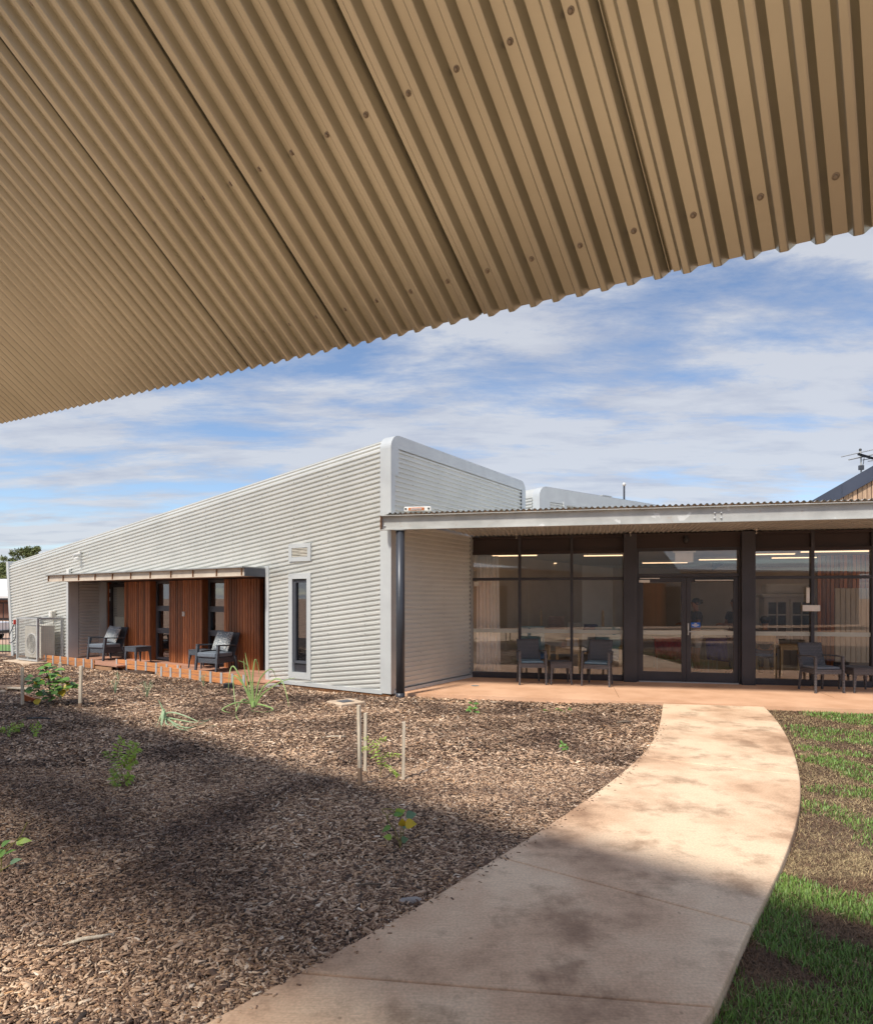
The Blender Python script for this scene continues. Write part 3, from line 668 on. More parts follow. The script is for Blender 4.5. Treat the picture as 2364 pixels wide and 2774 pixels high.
for s0, s1 in ((0, .14),):
    a0 = Vector((XE, .04, zb)); up = Vector((sa, 0, ca)) * (zt(XE + .3) + .1); ri = Vector((ca, 0, -sa)) * .14
    v = [a0, a0 + ri, a0 + ri + up, a0 + up]; v = v + [p + Vector((0, -.5, 0)) for p in v]
    m.add(v, [(0, 1, 2, 3), (7, 6, 5, 4), (0, 3, 7, 4), (1, 5, 6, 2), (3, 2, 6, 7)])
m.build('raked_end_flashing', 'flashing', silver)
# jambs of the recess
box('right_jamb', RX0 - .10, RX0, -1.0, .04, -.03, RZ + .12, 'flashing', silver); box('left_jamb', RX1, RX1 + .12, -.02, .045, -.03, RZ, 'flashing', silver)
box('left_jamb_inner', RX1 - .004, RX1 + .03, -.22, -.02, 0, RZ, 'flashing', silver)
# ribbed inner cheek of the recess (left end)
bm_obj('cheek_cladding', corr(.24, .80, .05, 2.16, lambda u, v, o: Vector((RX1 - .005 - o, -u, v))), 'cheek_zinc', silver)  # own zinc tone, slightly darker than the outer cladding
MB().box(RX1 - .035, RX1, -1.0, -.80, 0, RZ).build('cheek_jamb', 'flashing', silver); box('cheek_core', RX1, RX1 + .05, -1.36, -.2, 0, RZ, 'galv', silver)
# screws: tiny, joined
m = MB()
for i in range(9):
    for j in range(24):
        x = .55 + i * .92; z = .25 + j * .175
        p = wallfn((x * ca - z * sa), x * sa + z * ca, 0); vv = round((p.z * ca + p.x * sa) / PITCH) * PITCH + .06
        if vv > VT: continue
        q = wallfn(p.x * ca - p.z * sa, vv, DEP)
        if NW0 - .1 < q.x < NW1 + .1 and q.z < 2.9: continue
        if q.x > RX0 - .1 and q.z < RZ + .2: continue
        m.box(q.x - .007, q.x + .007, q.y - .002, q.y + .006, q.z - .007, q.z + .007)
for i in range(6):
    for j in range(8):
        y = -.65 - i * .85; z = 3.15 + j * PITCH * 2 + .034 - (3.15 % PITCH) + PITCH; m.box(-.034, -.026, y - .007, y + .007, z - .007 + .01, z + .007 + .01)
for i in range(3):
    for j in range(15):
        y = -.9 - i * .8; z = .2625 + j * PITCH * 2 + .06; m.box(-.034, -.026, y - .007, y + .007, z - .007, z + .007)
tag(m.build('screws', 'galv', silver), kind='stuff')
# recess back: timber boards, windows, doors
QT = -.95
def boards(x_left, x_right, name='timber_board'):
    a, b = tx(x_right, QT), tx(x_left, QT); n = round((b - a) / .098); w = (b - a) / n
    for j in range(n):
        box(name, a + j * w + .010, a + (j + 1) * w - .010, QT - .03, QT, .03, 2.16, 'timber', silver, bev=.003)
    box('timber_return', a - .02, a - .001, QT - .2, QT - .002, .03, 2.16, 'timber', silver)
    box('board_backing', a, b, QT - .2, QT - .03, .03, 2.16, 'brown_panel', silver)
    return a, b
A1, B1 = boards(336, 405); A2, B2 = boards(457, 546); A3, B3 = boards(606, 702)
def recess_window(a, b):
    y0 = QT - .17
    f = MB(); t = .055
    f.box(a, a + t, y0 - .06, y0, .06, 2.16).box(b - t, b, y0 - .06, y0, .06, 2.16).box(a + t, b - t, y0 - .06, y0, .06, .12).box(a + t, b - t, y0 - .06, y0, 2.10, 2.16)
    f.box(a + t, b - t, y0 - .06, y0 + .004, 1.42, 1.50).box(a + t, b - t, y0 - .06, y0 + .004, .76, .84)
    w = f.build('window', 'frame_grey', silver)
    s = MB(); s.box(a + t, a + 2 * t, y0 - .04, y0 + .02, .84, 1.42).box(b - 2 * t, b - t, y0 - .04, y0 + .02, .84, 1.42).box(a + 2 * t, b - 2 * t, y0 - .04, y0 + .02, 1.36, 1.42).box(a + 2 * t, b - 2 * t, y0 - .04, y0 + .02, .84, .90)
    s.build('sash', 'frame_grey', w)
    for z0, z1 in ((.12, .76), (.90, 1.36), (1.50, 2.10)): box('pane', a + t, b - t, y0 - .034, y0 - .028, z0, z1, 'glass_dark', w)
    box('blind', a + t, b - t, y0 - .12, y0 - .11, 1.5, 2.10, 'linen_white', w)
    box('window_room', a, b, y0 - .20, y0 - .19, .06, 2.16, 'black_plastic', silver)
recess_window(B1 * 0 + A1 - .74, A1 - .021) if False else None
recess_window(B2 + .002, A1 - .021); recess_window(B3 + .002, A2 - .021)
# glass door at the left end of the recess, with a louvred blind behind it
y0 = QT - .12; a, b = B1 + .03, RX1 - .05
d = MB(); d.box(a, a + .09, y0 - .05, y0, .04, 2.12).box(b - .12, b, y0 - .05, y0, .04, 2.12).box(a + .09, b - .12, y0 - .05, y0, 2.02, 2.12).box(a + .09, b - .12, y0 - .05, y0, .04, .14)
dd = d.build('glass_door', 'dark_steel', silver); box('door_pane', a + .09, b - .12, y0 - .03, y0 - .024, .14, 2.02, 'glass', dd)
for j in range(17): MB().box(a + .1, b - .13, -.012, .012, -.004, .004).build('blind_slat', 'door_green', dd, mtx=Matrix.Translation((0, y0 - .09, 1.18 + j * .05)) @ Matrix.Rotation(.6, 4, 'X'))
box('door_panel', a + .1, b - .13, y0 - .10, y0 - .085, .15, 1.16, 'door_green', dd); box('door_back', a + .1, b - .13, y0 - .16, y0 - .15, 1.17, 2.02, 'cabinet', dd)
for z in (.72, 1.62, 1.86): box('hinge', b - .06, b - .03, y0, y0 + .012, z, z + .11, 'galv_light', dd)
box('door_post', b, b + .06, y0 - .06, y0 + .02, .04, 2.16, 'timber', silver)
a, b = RX0 + .02, A3 - .02                                       # narrow dark door at the right end
dd = box('side_door', a, b, QT - .16, QT - .10, .05, 2.14, 'dark_steel', silver)
m = MB(); m.box(b - .13, b - .10, QT - .10, QT - .085, 1.0, 1.22).bar((b - .115, QT - .07, 1.04), (b - .27, QT - .07, 1.04), .02, .02).box(b - .125, b - .105, QT - .10, QT - .06, 1.03, 1.05)
m.build('handle', 'galv_light', dd)
box('recess_head', RX0, RX1, -1.3, -.05, 2.165, 2.2, 'dark_steel', silver)
sw = box('socket', tx(499, QT) - .045, tx(499, QT) + .045, QT, QT + .035, 1.24, 1.36, 'white_plastic', silver, bev=.006)
# awning over the recess: channel beams, flat sheet, end plate
aw = MB(); OA = .56; x0, x1 = RX0 + .02, RX1
aw.box(x0, x1, OA - .008, OA, 2.15, 2.31).box(x0, x1, OA - .008, OA + .045, 2.30, 2.309).box(x0, x1, OA - .008, OA + .045, 2.142, 2.151)
awn = aw.build('awning_beam', 'awning_paint', silver)
box('awning_sheet', x0 - .02, x1 + .03, .0, OA + .07, 2.312, 2.335, 'galv', silver); box('awning_soffit', x0, x1, .03, OA - .01, 2.155, 2.165, 'conc_pale', silver)
box('awning_end_plate', x0 - .022, x0 - .004, .03, OA - .002, 2.142, 2.31, 'frame_grey', silver)
for i in range(11):
    xx = x0 + .06 + i * (x1 - x0 - .1) / 10
    MB().box(xx - .004, xx + .004, OA, OA + .03, 2.152, 2.30).build('stiffener', 'rust', silver)
# narrow window in the sunlit wall
f = MB(); fo = .04; t = .105
f.box(NW0, NW0 + t, -.10, fo, NZ0, NZ1).box(NW1 - t, NW1, -.10, fo, NZ0, NZ1).box(NW0 + t, NW1 - t, -.10, fo - .001, NZ1 - t, NZ1).box(NW0 + t, NW1 - t, -.10, fo - .001, NZ0, NZ0 + t + .02)
nw = f.build('narrow_window', 'flashing', silver)
s = MB(); a, b, z0, z1 = NW0 + t + .006, NW1 - t - .006, NZ0 + .30, NZ1 - t - .02; w = .05
s.box(a, a + w, -.09, -.005, z0, z1).box(b - w, b, -.09, -.005, z0, z1).box(a + w, b - w, -.09, -.006, z1 - w, z1).box(a + w, b - w, -.09, -.006, z0, z0 + w)
s.build('sash', 'frame_grey', nw); box('pane', a + w, b - w, -.05, -.044, z0 + w, z1 - w, 'glass_dark', nw)
box('fly_screen', a + w, b - w, -.06, -.056, z0 + w, z1 - w, 'frame_dark', nw); box('winder_slot', a, b, -.09, -.03, NZ0 + t + .02, NZ0 + .29, 'frame_dark', nw)
# ventilator above it
f = MB(); a, b, z0, z1 = NW0 - .01, NW1 - .02, 2.43, 2.78; t = .085
f.box(a, a + t, .0, .05, z0, z1).box(b - t, b, .0, .05, z0, z1).box(a + t, b - t, .0, .049, z1 - t, z1).box(a + t, b - t, .0, .049, z0, z0 + t)
vt = f.build('vent', 'flashing', silver)
for j in range(6): MB().box(a + t, b - t, -.014, .014, -.003, .003).build('vent_slat', 'cream_plastic', vt, mtx=Matrix.Translation((0, .035, z0 + t + .018 + j * .029)) @ Matrix.Rotation(-.7, 4, 'X'))
box('vent_back', a + t, b - t, .0, .012, z0 + t, z1 - t, 'brown_panel', vt)
# low link parapet between the two silver blocks
MB().box(-.9, .3, -7.4, -5.54, 2.9, 3.72).build('link_parapet', 'flashing', silver)

# ------------------------------------------------------------------ second silver block further back
P2 = at(1462, 1340, 17.6); u2 = Vector((.786, .618, 0)); M2 = frame((P2.x, P2.y, 0), -u2)   # x = towards the left, along the end wall
sil2 = thing('rear_silver_building', 'rear silver ribbed block with rounded parapet and louvre vent', 'building', M2)
Z2 = 1.7 + 300 / F * 17.9; LEN = 9.0; R2 = .28
M2L = M2
def rp(zb):
    P = [(0, zb)]
    for i in range(9): a = math.pi / 2 * i / 8; P.append((-(R2 - R2 * math.cos(a)), Z2 - R2 + R2 * math.sin(a)))
    for i in range(9): a = math.pi / 2 * i / 8; P.append((-LEN + R2 - R2 * math.sin(a), Z2 - R2 + R2 * math.cos(a)))
    P.append((-LEN, zb)); return P
pts = rp(0.0)
MB().prism(pts, -8.2, -.26).build('block', 'zinc', sil2)
m = MB(); v = []
for x, z in pts: v += [(x * 1.0008 + .004, -.28, z + .004), (x * 1.0008 + .004, .0, z + .004)]
m.add(v, [(2 * i, 2 * i + 1, 2 * i + 3, 2 * i + 2) for i in range(len(pts) - 1)]); m.build('edge_flashing', 'flashing', sil2, recalc=False)
m = MB(); inn = [(min(max(x, -LEN + .4), -.42), min(z, Z2 - .42)) for x, z in pts]
v = [(x, .001, z) for x, z in pts] + [(x, .001, z) for x, z in inn]; n = len(pts); m.add(v, [(i, i + 1, n + i + 1, n + i) for i in range(n - 1)]); m.build('parapet_flashing', 'flashing', sil2, recalc=False)
bm_obj('end_cladding', corr(.40, LEN - .38, 2.8, Z2 - .38, lambda u, v, o: Vector((-u, -.03 + o, v))), 'zinc', sil2)
bm_obj('side_cladding', corr(.28, 6, 2.8, Z2 - .3, lambda u, v, o: Vector((.004 + o, -u, v))), 'zinc', sil2)
vx0, vx1 = -1.72, -1.12; f = MB(); f.box(vx0 - .12, vx0, -.02, .03, 3.7, Z2 - .36).box(vx1, vx1 + .12, -.02, .03, 3.7, Z2 - .36).box(vx0, vx1, -.02, .03, Z2 - .46, Z2 - .36); vt = f.build('vent', 'flashing', sil2)
for j in range(9): MB().box(vx0, vx1, -.02, .02, -.005, .005).build('vent_slat', 'cream_plastic', vt, mtx=Matrix.Translation((0, .0, Z2 - .5 - j * .055)) @ Matrix.Rotation(-.7, 4, 'X'))
ub = thing('roof_box', 'small grey box on top of the rear silver block', 'roof box', M2 @ Matrix.Translation((-3.55, -.5, Z2)))
box('casing', -.22, .22, -.15, .15, 0, .10, 'galv', ub, bev=.01); box('lid', -.25, .25, -.17, .17, .10, .13, 'galv_light', ub)

# ------------------------------------------------------------------ terrace building: roof, beam, glazing
glz = thing('glazed_building', 'glass fronted building with low ribbed porch roof', 'building', MG)
BY = (MGi @ Vector((-.62, 10.82, 0))).y                        # line of the front beam
bx0 = (MGi @ (at(1034, 1400, 10.88))).x
BX1 = 9.6
BB, BT = 2.893, 3.147
b = MB(); b.box(bx0, BX1, BY, BY + .008, BB, BT); b.box(bx0, BX1, BY - .075, BY + .008, BT - .011, BT); b.box(bx0, BX1, BY - .075, BY + .008, BB, BB + .011)
beam = b.build('beam', 'beam_galv', glz)
box('beam_end_plate', bx0 - .010, bx0 - .001, BY - .078, BY + .012, BB - .004, BT + .002, 'rust', beam)
def bolt(x, z): MB().lathe([(.019, 0), (.019, .008), (.012, .009), (.012, .022), (.004, .025)], 10).build('bolt', 'galv_light', beam, mtx=Matrix.Translation((x, BY, z)) @ Matrix.Rotation(rad(90), 4, 'X'))
for z in (2.97, 3.07): bolt(bx0 + .05, z)
xb = gx(1935, BY)
for dx in (0, .095):
    for z in (2.965, 3.045): bolt(xb + dx, z)
# splice plate behind the bolts is the beam itself; second beam of the porch along the silver wall
slope = lambda y: 3.163 - (y - BY) * .048
RIB = [(0, 0), (.012, .3), (.022, .75), (.032, 1), (.046, 1), (.056, .75), (.066, .3), (.078, 0), (.092, 0)]
lx = lambda y: bx0 + .27 + (y - BY) * .42                  # roof edge runs along the silver end wall
k = 0; x = bx0 + .02
sheets = np.arange(bx0 + .04, BX1, .828)
for xs0 in sheets:
    bm = bmesh.new(); rows = []
    nr = 9
    for j in range(nr):
        for a, o in RIB[:-1]: 
            xx = xs0 + j * .092 + a; rows.append((xx, o * .026))
    rows.append((xs0 + nr * .092, 0)); rows.append((xs0 + nr * .092 + .012, .008))
    yb = 9.0; vv = []
    for xx, o in rows: vv.append((bm.verts.new((xx, BY - .085, slope(BY - .085) + o)), bm.verts.new((xx, yb, slope(yb) + o))))
    for a, c in zip(vv, vv[1:]): bm.faces.new((a[0], a[1], c[1], c[0]))
    # cut along the silver end wall
    p0 = MGi @ (ML @ Vector((-.05, 0, 0))); p1 = MGi @ (ML @ Vector((-.05, -6, 0))); dv = (p1 - p0); no = Vector((dv.y, -dv.x, 0)).normalized()
    if no.x < 0: no = -no
    bmesh.ops.bisect_plane(bm, geom=bm.verts[:] + bm.edges[:] + bm.faces[:], plane_co=p0, plane_no=no, clear_inner=True)
    bm_obj('roof_sheet', bm, 'zinc', glz)
# barge cap along the silver wall
box('apron_flashing', bx0 + .05, bx0 + .34, BY - .02, BY + .12, 3.15, 3.175, 'galv', glz)
# rear rafters under the sheets keep the soffit shaded
# glazing members: positions taken from the photo columns
ZG1, ZG0, ZTR, ZTR2 = 2.635, .115, 2.14, 2.08
GT = slope(0) - .01
gl0 = gx(1277); cols = [gx(1407), gx(1548)]
pA0, pA1, pB0, pB1 = gx(1687), gx(1722), gx(2003), gx(2040)
cols2 = [gx(2200), gx(2364), gx(2364) + 1.0]
def vbar(name, x0, x1, z0, z1, y0=-.02, y1=.09, m='frame_dark'): return box(name, x0, x1, y0, y1, z0, z1, m, glz, bev=.003)
vbar('left_jamb', -.02, gl0, 0, GT, m='galv')
for c in cols + cols2: vbar('mullion', c - .03, c + .03, .02, GT)
box('column', pA0, pA1, -.16, .09, 0, GT, 'frame_dark', glz, bev=.008); box('column', pB0, pB1, -.16, .09, 0, GT, 'frame_dark', glz, bev=.008)
edges_ = [gl0] + [c for c in cols] + [pA0]; bays = []
xsB = [(gl0, cols[0] - .03), (cols[0] + .03, cols[1] - .03), (cols[1] + .03, pA0), (pB1, cols2[0] - .03), (cols2[0] + .03, cols2[1] - .03), (cols2[1] + .03, cols2[2] - .03)]
for a, c in xsB:
    box('sill', a, c, -.03, .09, 0, ZG0, 'frame_dark', glz, bev=.003); box('transom', a, c, -.018, .085, ZTR2, ZTR, 'frame_dark', glz, bev=.003)
    box('head_rail', a, c, -.018, .085, ZG1, ZG1 + .06, 'brown_panel', glz); box('spandrel_panel', a, c, .03, .06, ZG1 + .06, GT - .05, 'brown_panel', glz); box('top_rail', a, c, -.02, .085, GT - .05, GT, 'brown_panel', glz)
    p = box('pane', a, c, .030, .036, ZG0, ZTR2, 'glass', glz); box('safety_strip', a, c, .026, .029, .965, 1.045, 'decal', p)
    box('upper_pane', a, c, .030, .036, ZTR, ZG1, 'glass', glz)
# door set
dx0, dx1 = pA1, pB0; dm = (gx(1856.5) + gx(1859)) / 2
box('door_head', dx0, dx1, -.05, .085, GT - .30, GT, 'brown_panel', glz); box('door_transom', dx0, dx1, -.045, .085, 2.13, 2.20, 'frame_dark', glz, bev=.003)
box('door_upper_rail', dx0, dx1, -.03, .085, 2.66, GT - .301, 'frame_dark', glz); 
box('fanlight', dx0 + .05, dx1 - .03, .030, .036, 2.20, 2.66, 'glass', glz); box('frame_stile', dx0, dx0 + .05, -.045, .085, 0, 2.66, 'frame_dark', glz); box('frame_stile', dx1 - .03, dx1, -.045, .085, 0, 2.66, 'frame_dark', glz)
box('threshold', dx0 + .05, dx1 - .03, -.06, .085, .0, .018, 'galv_light', glz)
def leaf(a, c, right):
    f = MB(); st = .088; top, bot = .10, .19
    f.box(a, a + st, -.02, .025, .022, 2.125).box(c - st, c, -.02, .025, .022, 2.125).box(a + st, c - st, -.02, .025, 2.125 - top, 2.125).box(a + st, c - st, -.02, .025, .022, .022 + bot)
    d = f.build('door_leaf', 'frame_dark', glz, bev=.003)
    p = box('door_pane', a + st, c - st, -.002, .004, .022 + bot, 2.125 - top, 'glass', d)
    box('safety_strip', a + st, c - st, -.006, -.003, .965, 1.045, 'decal', d)
    if right:
        h = MB(); h.box(a + .02, a + .045, -.045, -.02, .96, 1.2).bar((a + .035, -.07, 1.03), (a + .17, -.07, 1.03), .02, .02).bar((a + .032, -.02, 1.03), (a + .032, -.078, 1.03), .02, .02); h.build('handle', 'galv_light', d, bev=.003)
        MB().tube([(a + .16, -.055, 2.06), (c - .10, -.055, 2.06)], .017, 10).build('closer_bar', 'galv_light', d); box('closer_mount', a + .13, c - .07, -.04, -.02, 2.035, 2.085, 'black_plastic', d)
        s = box('blue_sticker', a + st + .002, a + st + .175, -.009, -.006, 1.115, 1.215, 'sign_blue', d)
        e = MB(); cx0 = a + st + .088
        e.prism([(cx0 - .030, 1.178), (cx0 - .022, 1.196), (cx0 - .012, 1.190), (cx0, 1.206), (cx0 + .012, 1.190), (cx0 + .022, 1.196), (cx0 + .030, 1.178)], -.0115, -.0095)
        for zz, hw in ((1.166, .068), (1.152, .062), (1.136, .030)): e.box(cx0 - hw, cx0 + hw, -.0115, -.0095, zz - .0045, zz + .0045)
        e.build('sticker_print', 'white_plastic', d)
    else:
        box('closer', a + .0, a + .21, -.07, -.02, 2.02, 2.075, 'white_plastic', d, bev=.004); MB().bar((a + .02, -.05, 2.105), (a + .40, -.045, 2.105), .022, .018).build('closer_arm', 'white_plastic', d)
leaf(dx0 + .052, dm - .002, False); leaf(dm + .002, dx1 - .032, True)
# small fittings on the glazing
cm_ = MB().lathe([(.055, 0), (.055, -.03), (.048, -.06), (.025, -.085), (.005, -.092)], 16).build('dome_camera', 'black_plastic', mtx=MG @ Matrix.Translation((gx(1858, -.1), -.10, GT - .12))); 
tag(cm_, 'black dome security camera above the double glass doors', 'camera')
MB().box(-.02, .02, -.02, .06, 0, .06).build('mount', 'black_plastic', cm_)
dt = thing('door_sensor', 'white sensor box hanging inside the glass above the double doors', 'sensor', MG @ Matrix.Translation((gx(1853, .06), .06, 2.43)))
box('body', -.175, .175, 0, .05, 0, .20, 'white_plastic', dt, bev=.01); box('cap', -.22, .22, -.005, .055, .20, .235, 'white_plastic', dt)
it = thing('intercom', 'white handset and panel fixed at the mullion behind the right armchair', 'intercom', MG @ Matrix.Translation((gx(2188), -.03, 1.45)))
box('handset', -.045, .015, -.02, .008, .16, .46, 'white_plastic', it, bev=.01); box('panel', -.11, .20, -.012, .008, 0, .12, 'white_plastic', it, bev=.006)
sq = box('wall_switch', gx(1290) - .055, gx(1290) + .055, -.012, .028, 1.96, 2.06, 'cream_plastic', None, bev=.006, mtx=MG); tag(sq, 'cream square switch plate on the glass beside the curtain', 'switch')
sk = MB().box(-.055, -.032, -.13 - .05, -.13 + .035, 1.02, 1.16).build('wall_socket', 'white_plastic', mtx=ML, bev=.006); tag(sk, 'white power outlet on the shaded ribbed wall beside the porch column', 'outlet')
MB().box(-.06, -.055, -.145, -.125, 1.07, 1.10).build('plug_hole', 'black_plastic', sk)
# downpipe column at the corner
cp = at(1084, 1893, 1.0); kk = (1084 - CX) / F; Yc = 10.83
cl_ = thing('porch_column', 'dark round steel column carrying the porch beam beside the silver corner', 'column', Matrix.Translation((kk * Yc, Yc, -.08)))
MB().lathe([(.076, .0), (.076, .08 + BB)], 28).build('shaft', 'blue_steel', cl_, smooth=False); MB().lathe([(.081, .0), (.081, .13)], 28).build('base_collar', 'blue_steel', cl_)
MB().box(-.10, .10, -.09, .09, .08 + BB - .012, .08 + BB - .001).build('cap_plate', 'galv', cl_)
for o in cl_.children:
    if o.name.startswith(('shaft', 'base')):
        for p in o.data.polygons: p.use_smooth = len(p.vertices) == 4
# rooftop light fitting
rl = thing('rooftop_light', 'white light fitting with rusty orange face lying on the porch roof', 'light fitting', Matrix.Translation(at(1132, 1381, 11.0)) @ Matrix.Rotation(rad(-8), 4, 'Z') @ Matrix.Rotation(rad(-14), 4, 'Y') @ Matrix.Rotation(rad(14), 4, 'Y'))
box('body', -.24, .24, -.06, .10, -.028, .048, 'white_plastic', rl, bev=.01); box('orange_lens', -.16, .12, -.072, -.061, -.02, .032, 'orange_plastic', rl, bev=.006); box('grille', -.12, .08, -.078, -.073, -.006, .014, 'galv_light', rl)
for s in (-.21, .20): MB().lathe([(.018, 0), (.018, .006)], 12).build('end_screw', 'black_plastic', rl, mtx=Matrix.Translation((s, -.061, .01)) @ Matrix.Rotation(rad(90), 4, 'X'))
box('bracket', -.15, .1, 0, .08, -.09, -.028, 'galv', rl)
# hooks hanging from the soffit
for i, (px, lab) in enumerate(((1398, 'small pale hook under the porch roof left of the doors'), (1707, 'small pale hook under the porch roof above the left dark column'), (2048, 'small pale hook under the porch roof above the right dark column'))):
    hx = gx(px, -.25); hk = MB().tube([(0, 0, .05), (0, 0, .0), (.012, 0, -.02), (.0, 0, -.035), (-.014, 0, -.02)], .005, 6); hk.lathe([(.03, .035), (.03, .05)], 12)
    tag(hk.build('soffit_hook', 'cream_plastic', mtx=MG @ Matrix.Translation((hx, -.25, slope(-.25) - .055))), lab, 'hook', 'hooks under the porch roof')

# ------------------------------------------------------------------ room behind the glass
tag(MB().box(-.3, 9.6, .10, 7.6, -.06, .004).build('room_floor', 'interior_floor', mtx=MG), 'brown vinyl floor inside the glazed room', 'floor', kind='structure')
tag(MB().box(-.3, 9.6, .10, 7.6, 2.72, 2.76).build('room_ceiling', 'interior_ceiling', mtx=MG), 'ceiling of the glazed room', 'ceiling', kind='structure')
tag(MB().box(-.3, 9.6, 7.6, 7.7, 0, 2.76).build('room_back_wall', 'interior_wall', mtx=MG), 'back wall of the glazed room', 'wall', kind='structure')
lw_ = MB(); q0 = MGi @ (ML @ Vector((-.06, -2.84, 0))); q1 = MGi @ (ML @ Vector((-.06, -9.5, 0)))
lw_.add([(q0.x, .1, 0), (q1.x, q1.y, 0), (q1.x, q1.y, 2.72), (q0.x, .1, 2.72), (q0.x - .1, .1, 0), (q1.x - .1, q1.y, 0), (q1.x - .1, q1.y, 2.72), (q0.x - .1, .1, 2.72)], [(0, 1, 2, 3), (4, 7, 6, 5), (0, 3, 7, 4), (3, 2, 6, 7)])
tag(lw_.build('room_left_wall', 'interior_wall', mtx=MG), 'left wall of the glazed room', 'wall', kind='structure')
tag(MB().box(9.6, 9.7, .10, 7.6, 0, .5).box(9.6, 9.7, .10, 7.6, 2.55, 2.76).box(9.6, 9.7, .10, .5, .5, 2.55).box(9.6, 9.7, 3.9, 4.1, .5, 2.55).box(9.6, 9.7, 7.2, 7.6, .5, 2.55).build('room_right_wall', 'interior_wall', mtx=MG), 'right wall of the glazed room with unseen openings added for daylight', 'wall', kind='structure')  # openings added out of view so daylight fills the room
for i, (px, d, w, lab) in enumerate(((1390, .9, 1.1, 'left ceiling strip light behind the curtain bay'), (1640, 1.3, 1.0, 'ceiling strip light left of the door column'), (2080, 1.6, 1.1, 'ceiling strip light just right of the right dark column'), (2150, 3.0, 1.0, 'farther short ceiling strip light right of the doors'), (2260, 1.0, 1.3, 'bright ceiling strip light above the right armchair'), (1450, 4.2, 1.2, 'added deep strip light brightening the room behind the left bays'), (1800, 4.6, 1.2, 'added deep strip light brightening the room behind the left door leaf'), (1960, 3.4, 1.2, 'added deep strip light brightening the room behind the right door leaf'))):  # the three deep ones are extra lamps added to brighten the room
    lt = thing('ceiling_light', lab, 'light', MG @ Matrix.Translation((gx(px, d), d, 2.68)), 'ceiling strip lights inside the glazed room')
    box('housing', -w / 2, w / 2, -.05, .05, .0, .04, 'white_plastic', lt); box('tube', -w / 2 + .02, w / 2 - .02, -.035, .035, -.02, -.001, 'tube_light', lt)
# curtain
n = 60; m = MB(); x0, x1 = gx(1284, .22), gx(1356, .22)
for j, z in enumerate((.04, .6, 1.4, 2.2, 2.62)):
    nar = 1 - .10 * j / 4
    for i in range(n + 1):
        t = i / n; m.v.append((x0 + (x1 - x0) * t * nar, .22 + .035 * math.sin(t * 46 + .5 * math.sin(t * 9)) * (.6 + .4 * (1 - j / 4)) + .01 * math.sin(t * 17), z))
for j in range(4):
    for i in range(n): a = j * (n + 1) + i; m.f.append((a, a + 1, a + n + 2, a + n + 1))
cu = m.build('curtain', 'curtain', mtx=MG, smooth=True, recalc=False); so_ = cu.modifiers.new('solid', 'SOLIDIFY'); so_.thickness = .003
tag(cu, 'sheer pale curtain gathered at the left end of the glazing', 'curtain')
# timber slat wall and beige panel at the right
sw_ = thing('slat_wall', 'dark vertical timber slat wall seen through the right glazing', 'slat wall', MG @ Matrix.Translation((gx(2215, 2.6), 2.6, 0)))
for j in range(24): box('slat', j * .09, j * .09 + .07, 0, .03, .0, 2.7, 'timber', sw_)
box('backing', 0, 2.16, .03, .06, 0, 2.7, 'brown_panel', sw_)
bp_ = thing('beige_panel', 'tall beige fluted panel behind the right armchair', 'panel', MG @ Matrix.Translation((gx(2262, 1.6), 1.6, 0)))
for j in range(12): box('flute', j * .1, j * .1 + .092, 0, .04, .32, 1.92, 'beige_panel', bp_, bev=.012)
box('foot_rail', -.02, 1.22, .0, .05, .02, .319, 'dark_steel', bp_)

def lounge(mtx, lab):
    t = thing('lounge_chair', lab, 'chair', mtx, 'blue lounge chairs inside the left glazing')
    for sx in (-1, 1):
        MB().taper((sx * .31, -.30, 0), (sx * .31, -.30, .62), .025, .025, .03, .03).build('leg', 'timber_pale', t); MB().taper((sx * .31, .30, 0), (sx * .31, .28, .62), .022, .025).build('leg', 'timber_pale', t)
        box('arm', sx * .31 - .03, sx * .31 + .03, -.34, .34, .62, .65, 'timber_pale', t, bev=.008)
    box('seat', -.28, .28, -.30, .28, .34, .46, 'fabric_blue', t, bev=.03)
    MB().box(-.28, .28, -.05, .05, 0, .62).build('backrest', 'fabric_ltblue', t, bev=.03, mtx=Matrix.Translation((0, .27, .44)) @ Matrix.Rotation(rad(-12), 4, 'X'))
    return t
# they face the garden
for px, y, deg, lab in ((1445, .95, 8, 'pale blue lounge chair inside the glass behind the left terrace armchair'), (1642, .95, -8, 'pale blue lounge chair inside the glass behind the middle terrace armchair')):
    lounge(MG @ Matrix.Translation((gx(px, y), y, .004)) @ Matrix.Rotation(rad(deg), 4, 'Z'), lab)
def table(mtx, lab, w=.5, h=.6, name='side_table'):
    t = thing(name, lab, 'table', mtx)
    for sx in (-1, 1):
        for sy in (-1, 1): MB().taper((sx * (w / 2 - .04), sy * (w / 2 - .04), 0), (sx * (w / 2 - .04), sy * (w / 2 - .04), h - .03), .024, .028).build('leg', 'timber_pale', t)
    box('tabletop', -w / 2, w / 2, -w / 2, w / 2, h - .03, h, 'timber_pale', t, bev=.006); box('apron', -w / 2 + .03, w / 2 - .03, -w / 2 + .03, w / 2 - .03, h - .10, h - .031, 'timber_pale', t)
    return t
tm = MG @ Matrix.Translation((gx(1538, .9), .9, .004)); table(tm, 'pale timber side table inside the glass between the blue lounge chairs', .55, .60)
vz = MB().lathe([(.02, 0), (.045, .01), (.062, .05), (.055, .085), (.03, .10), (.034, .125), (.03, .13)], 20).build('vase', 'vase', mtx=tm @ Matrix.Translation((-.10, -.08, .60)), smooth=True); tag(vz, 'small round pink vase on the inner side table', 'vase')
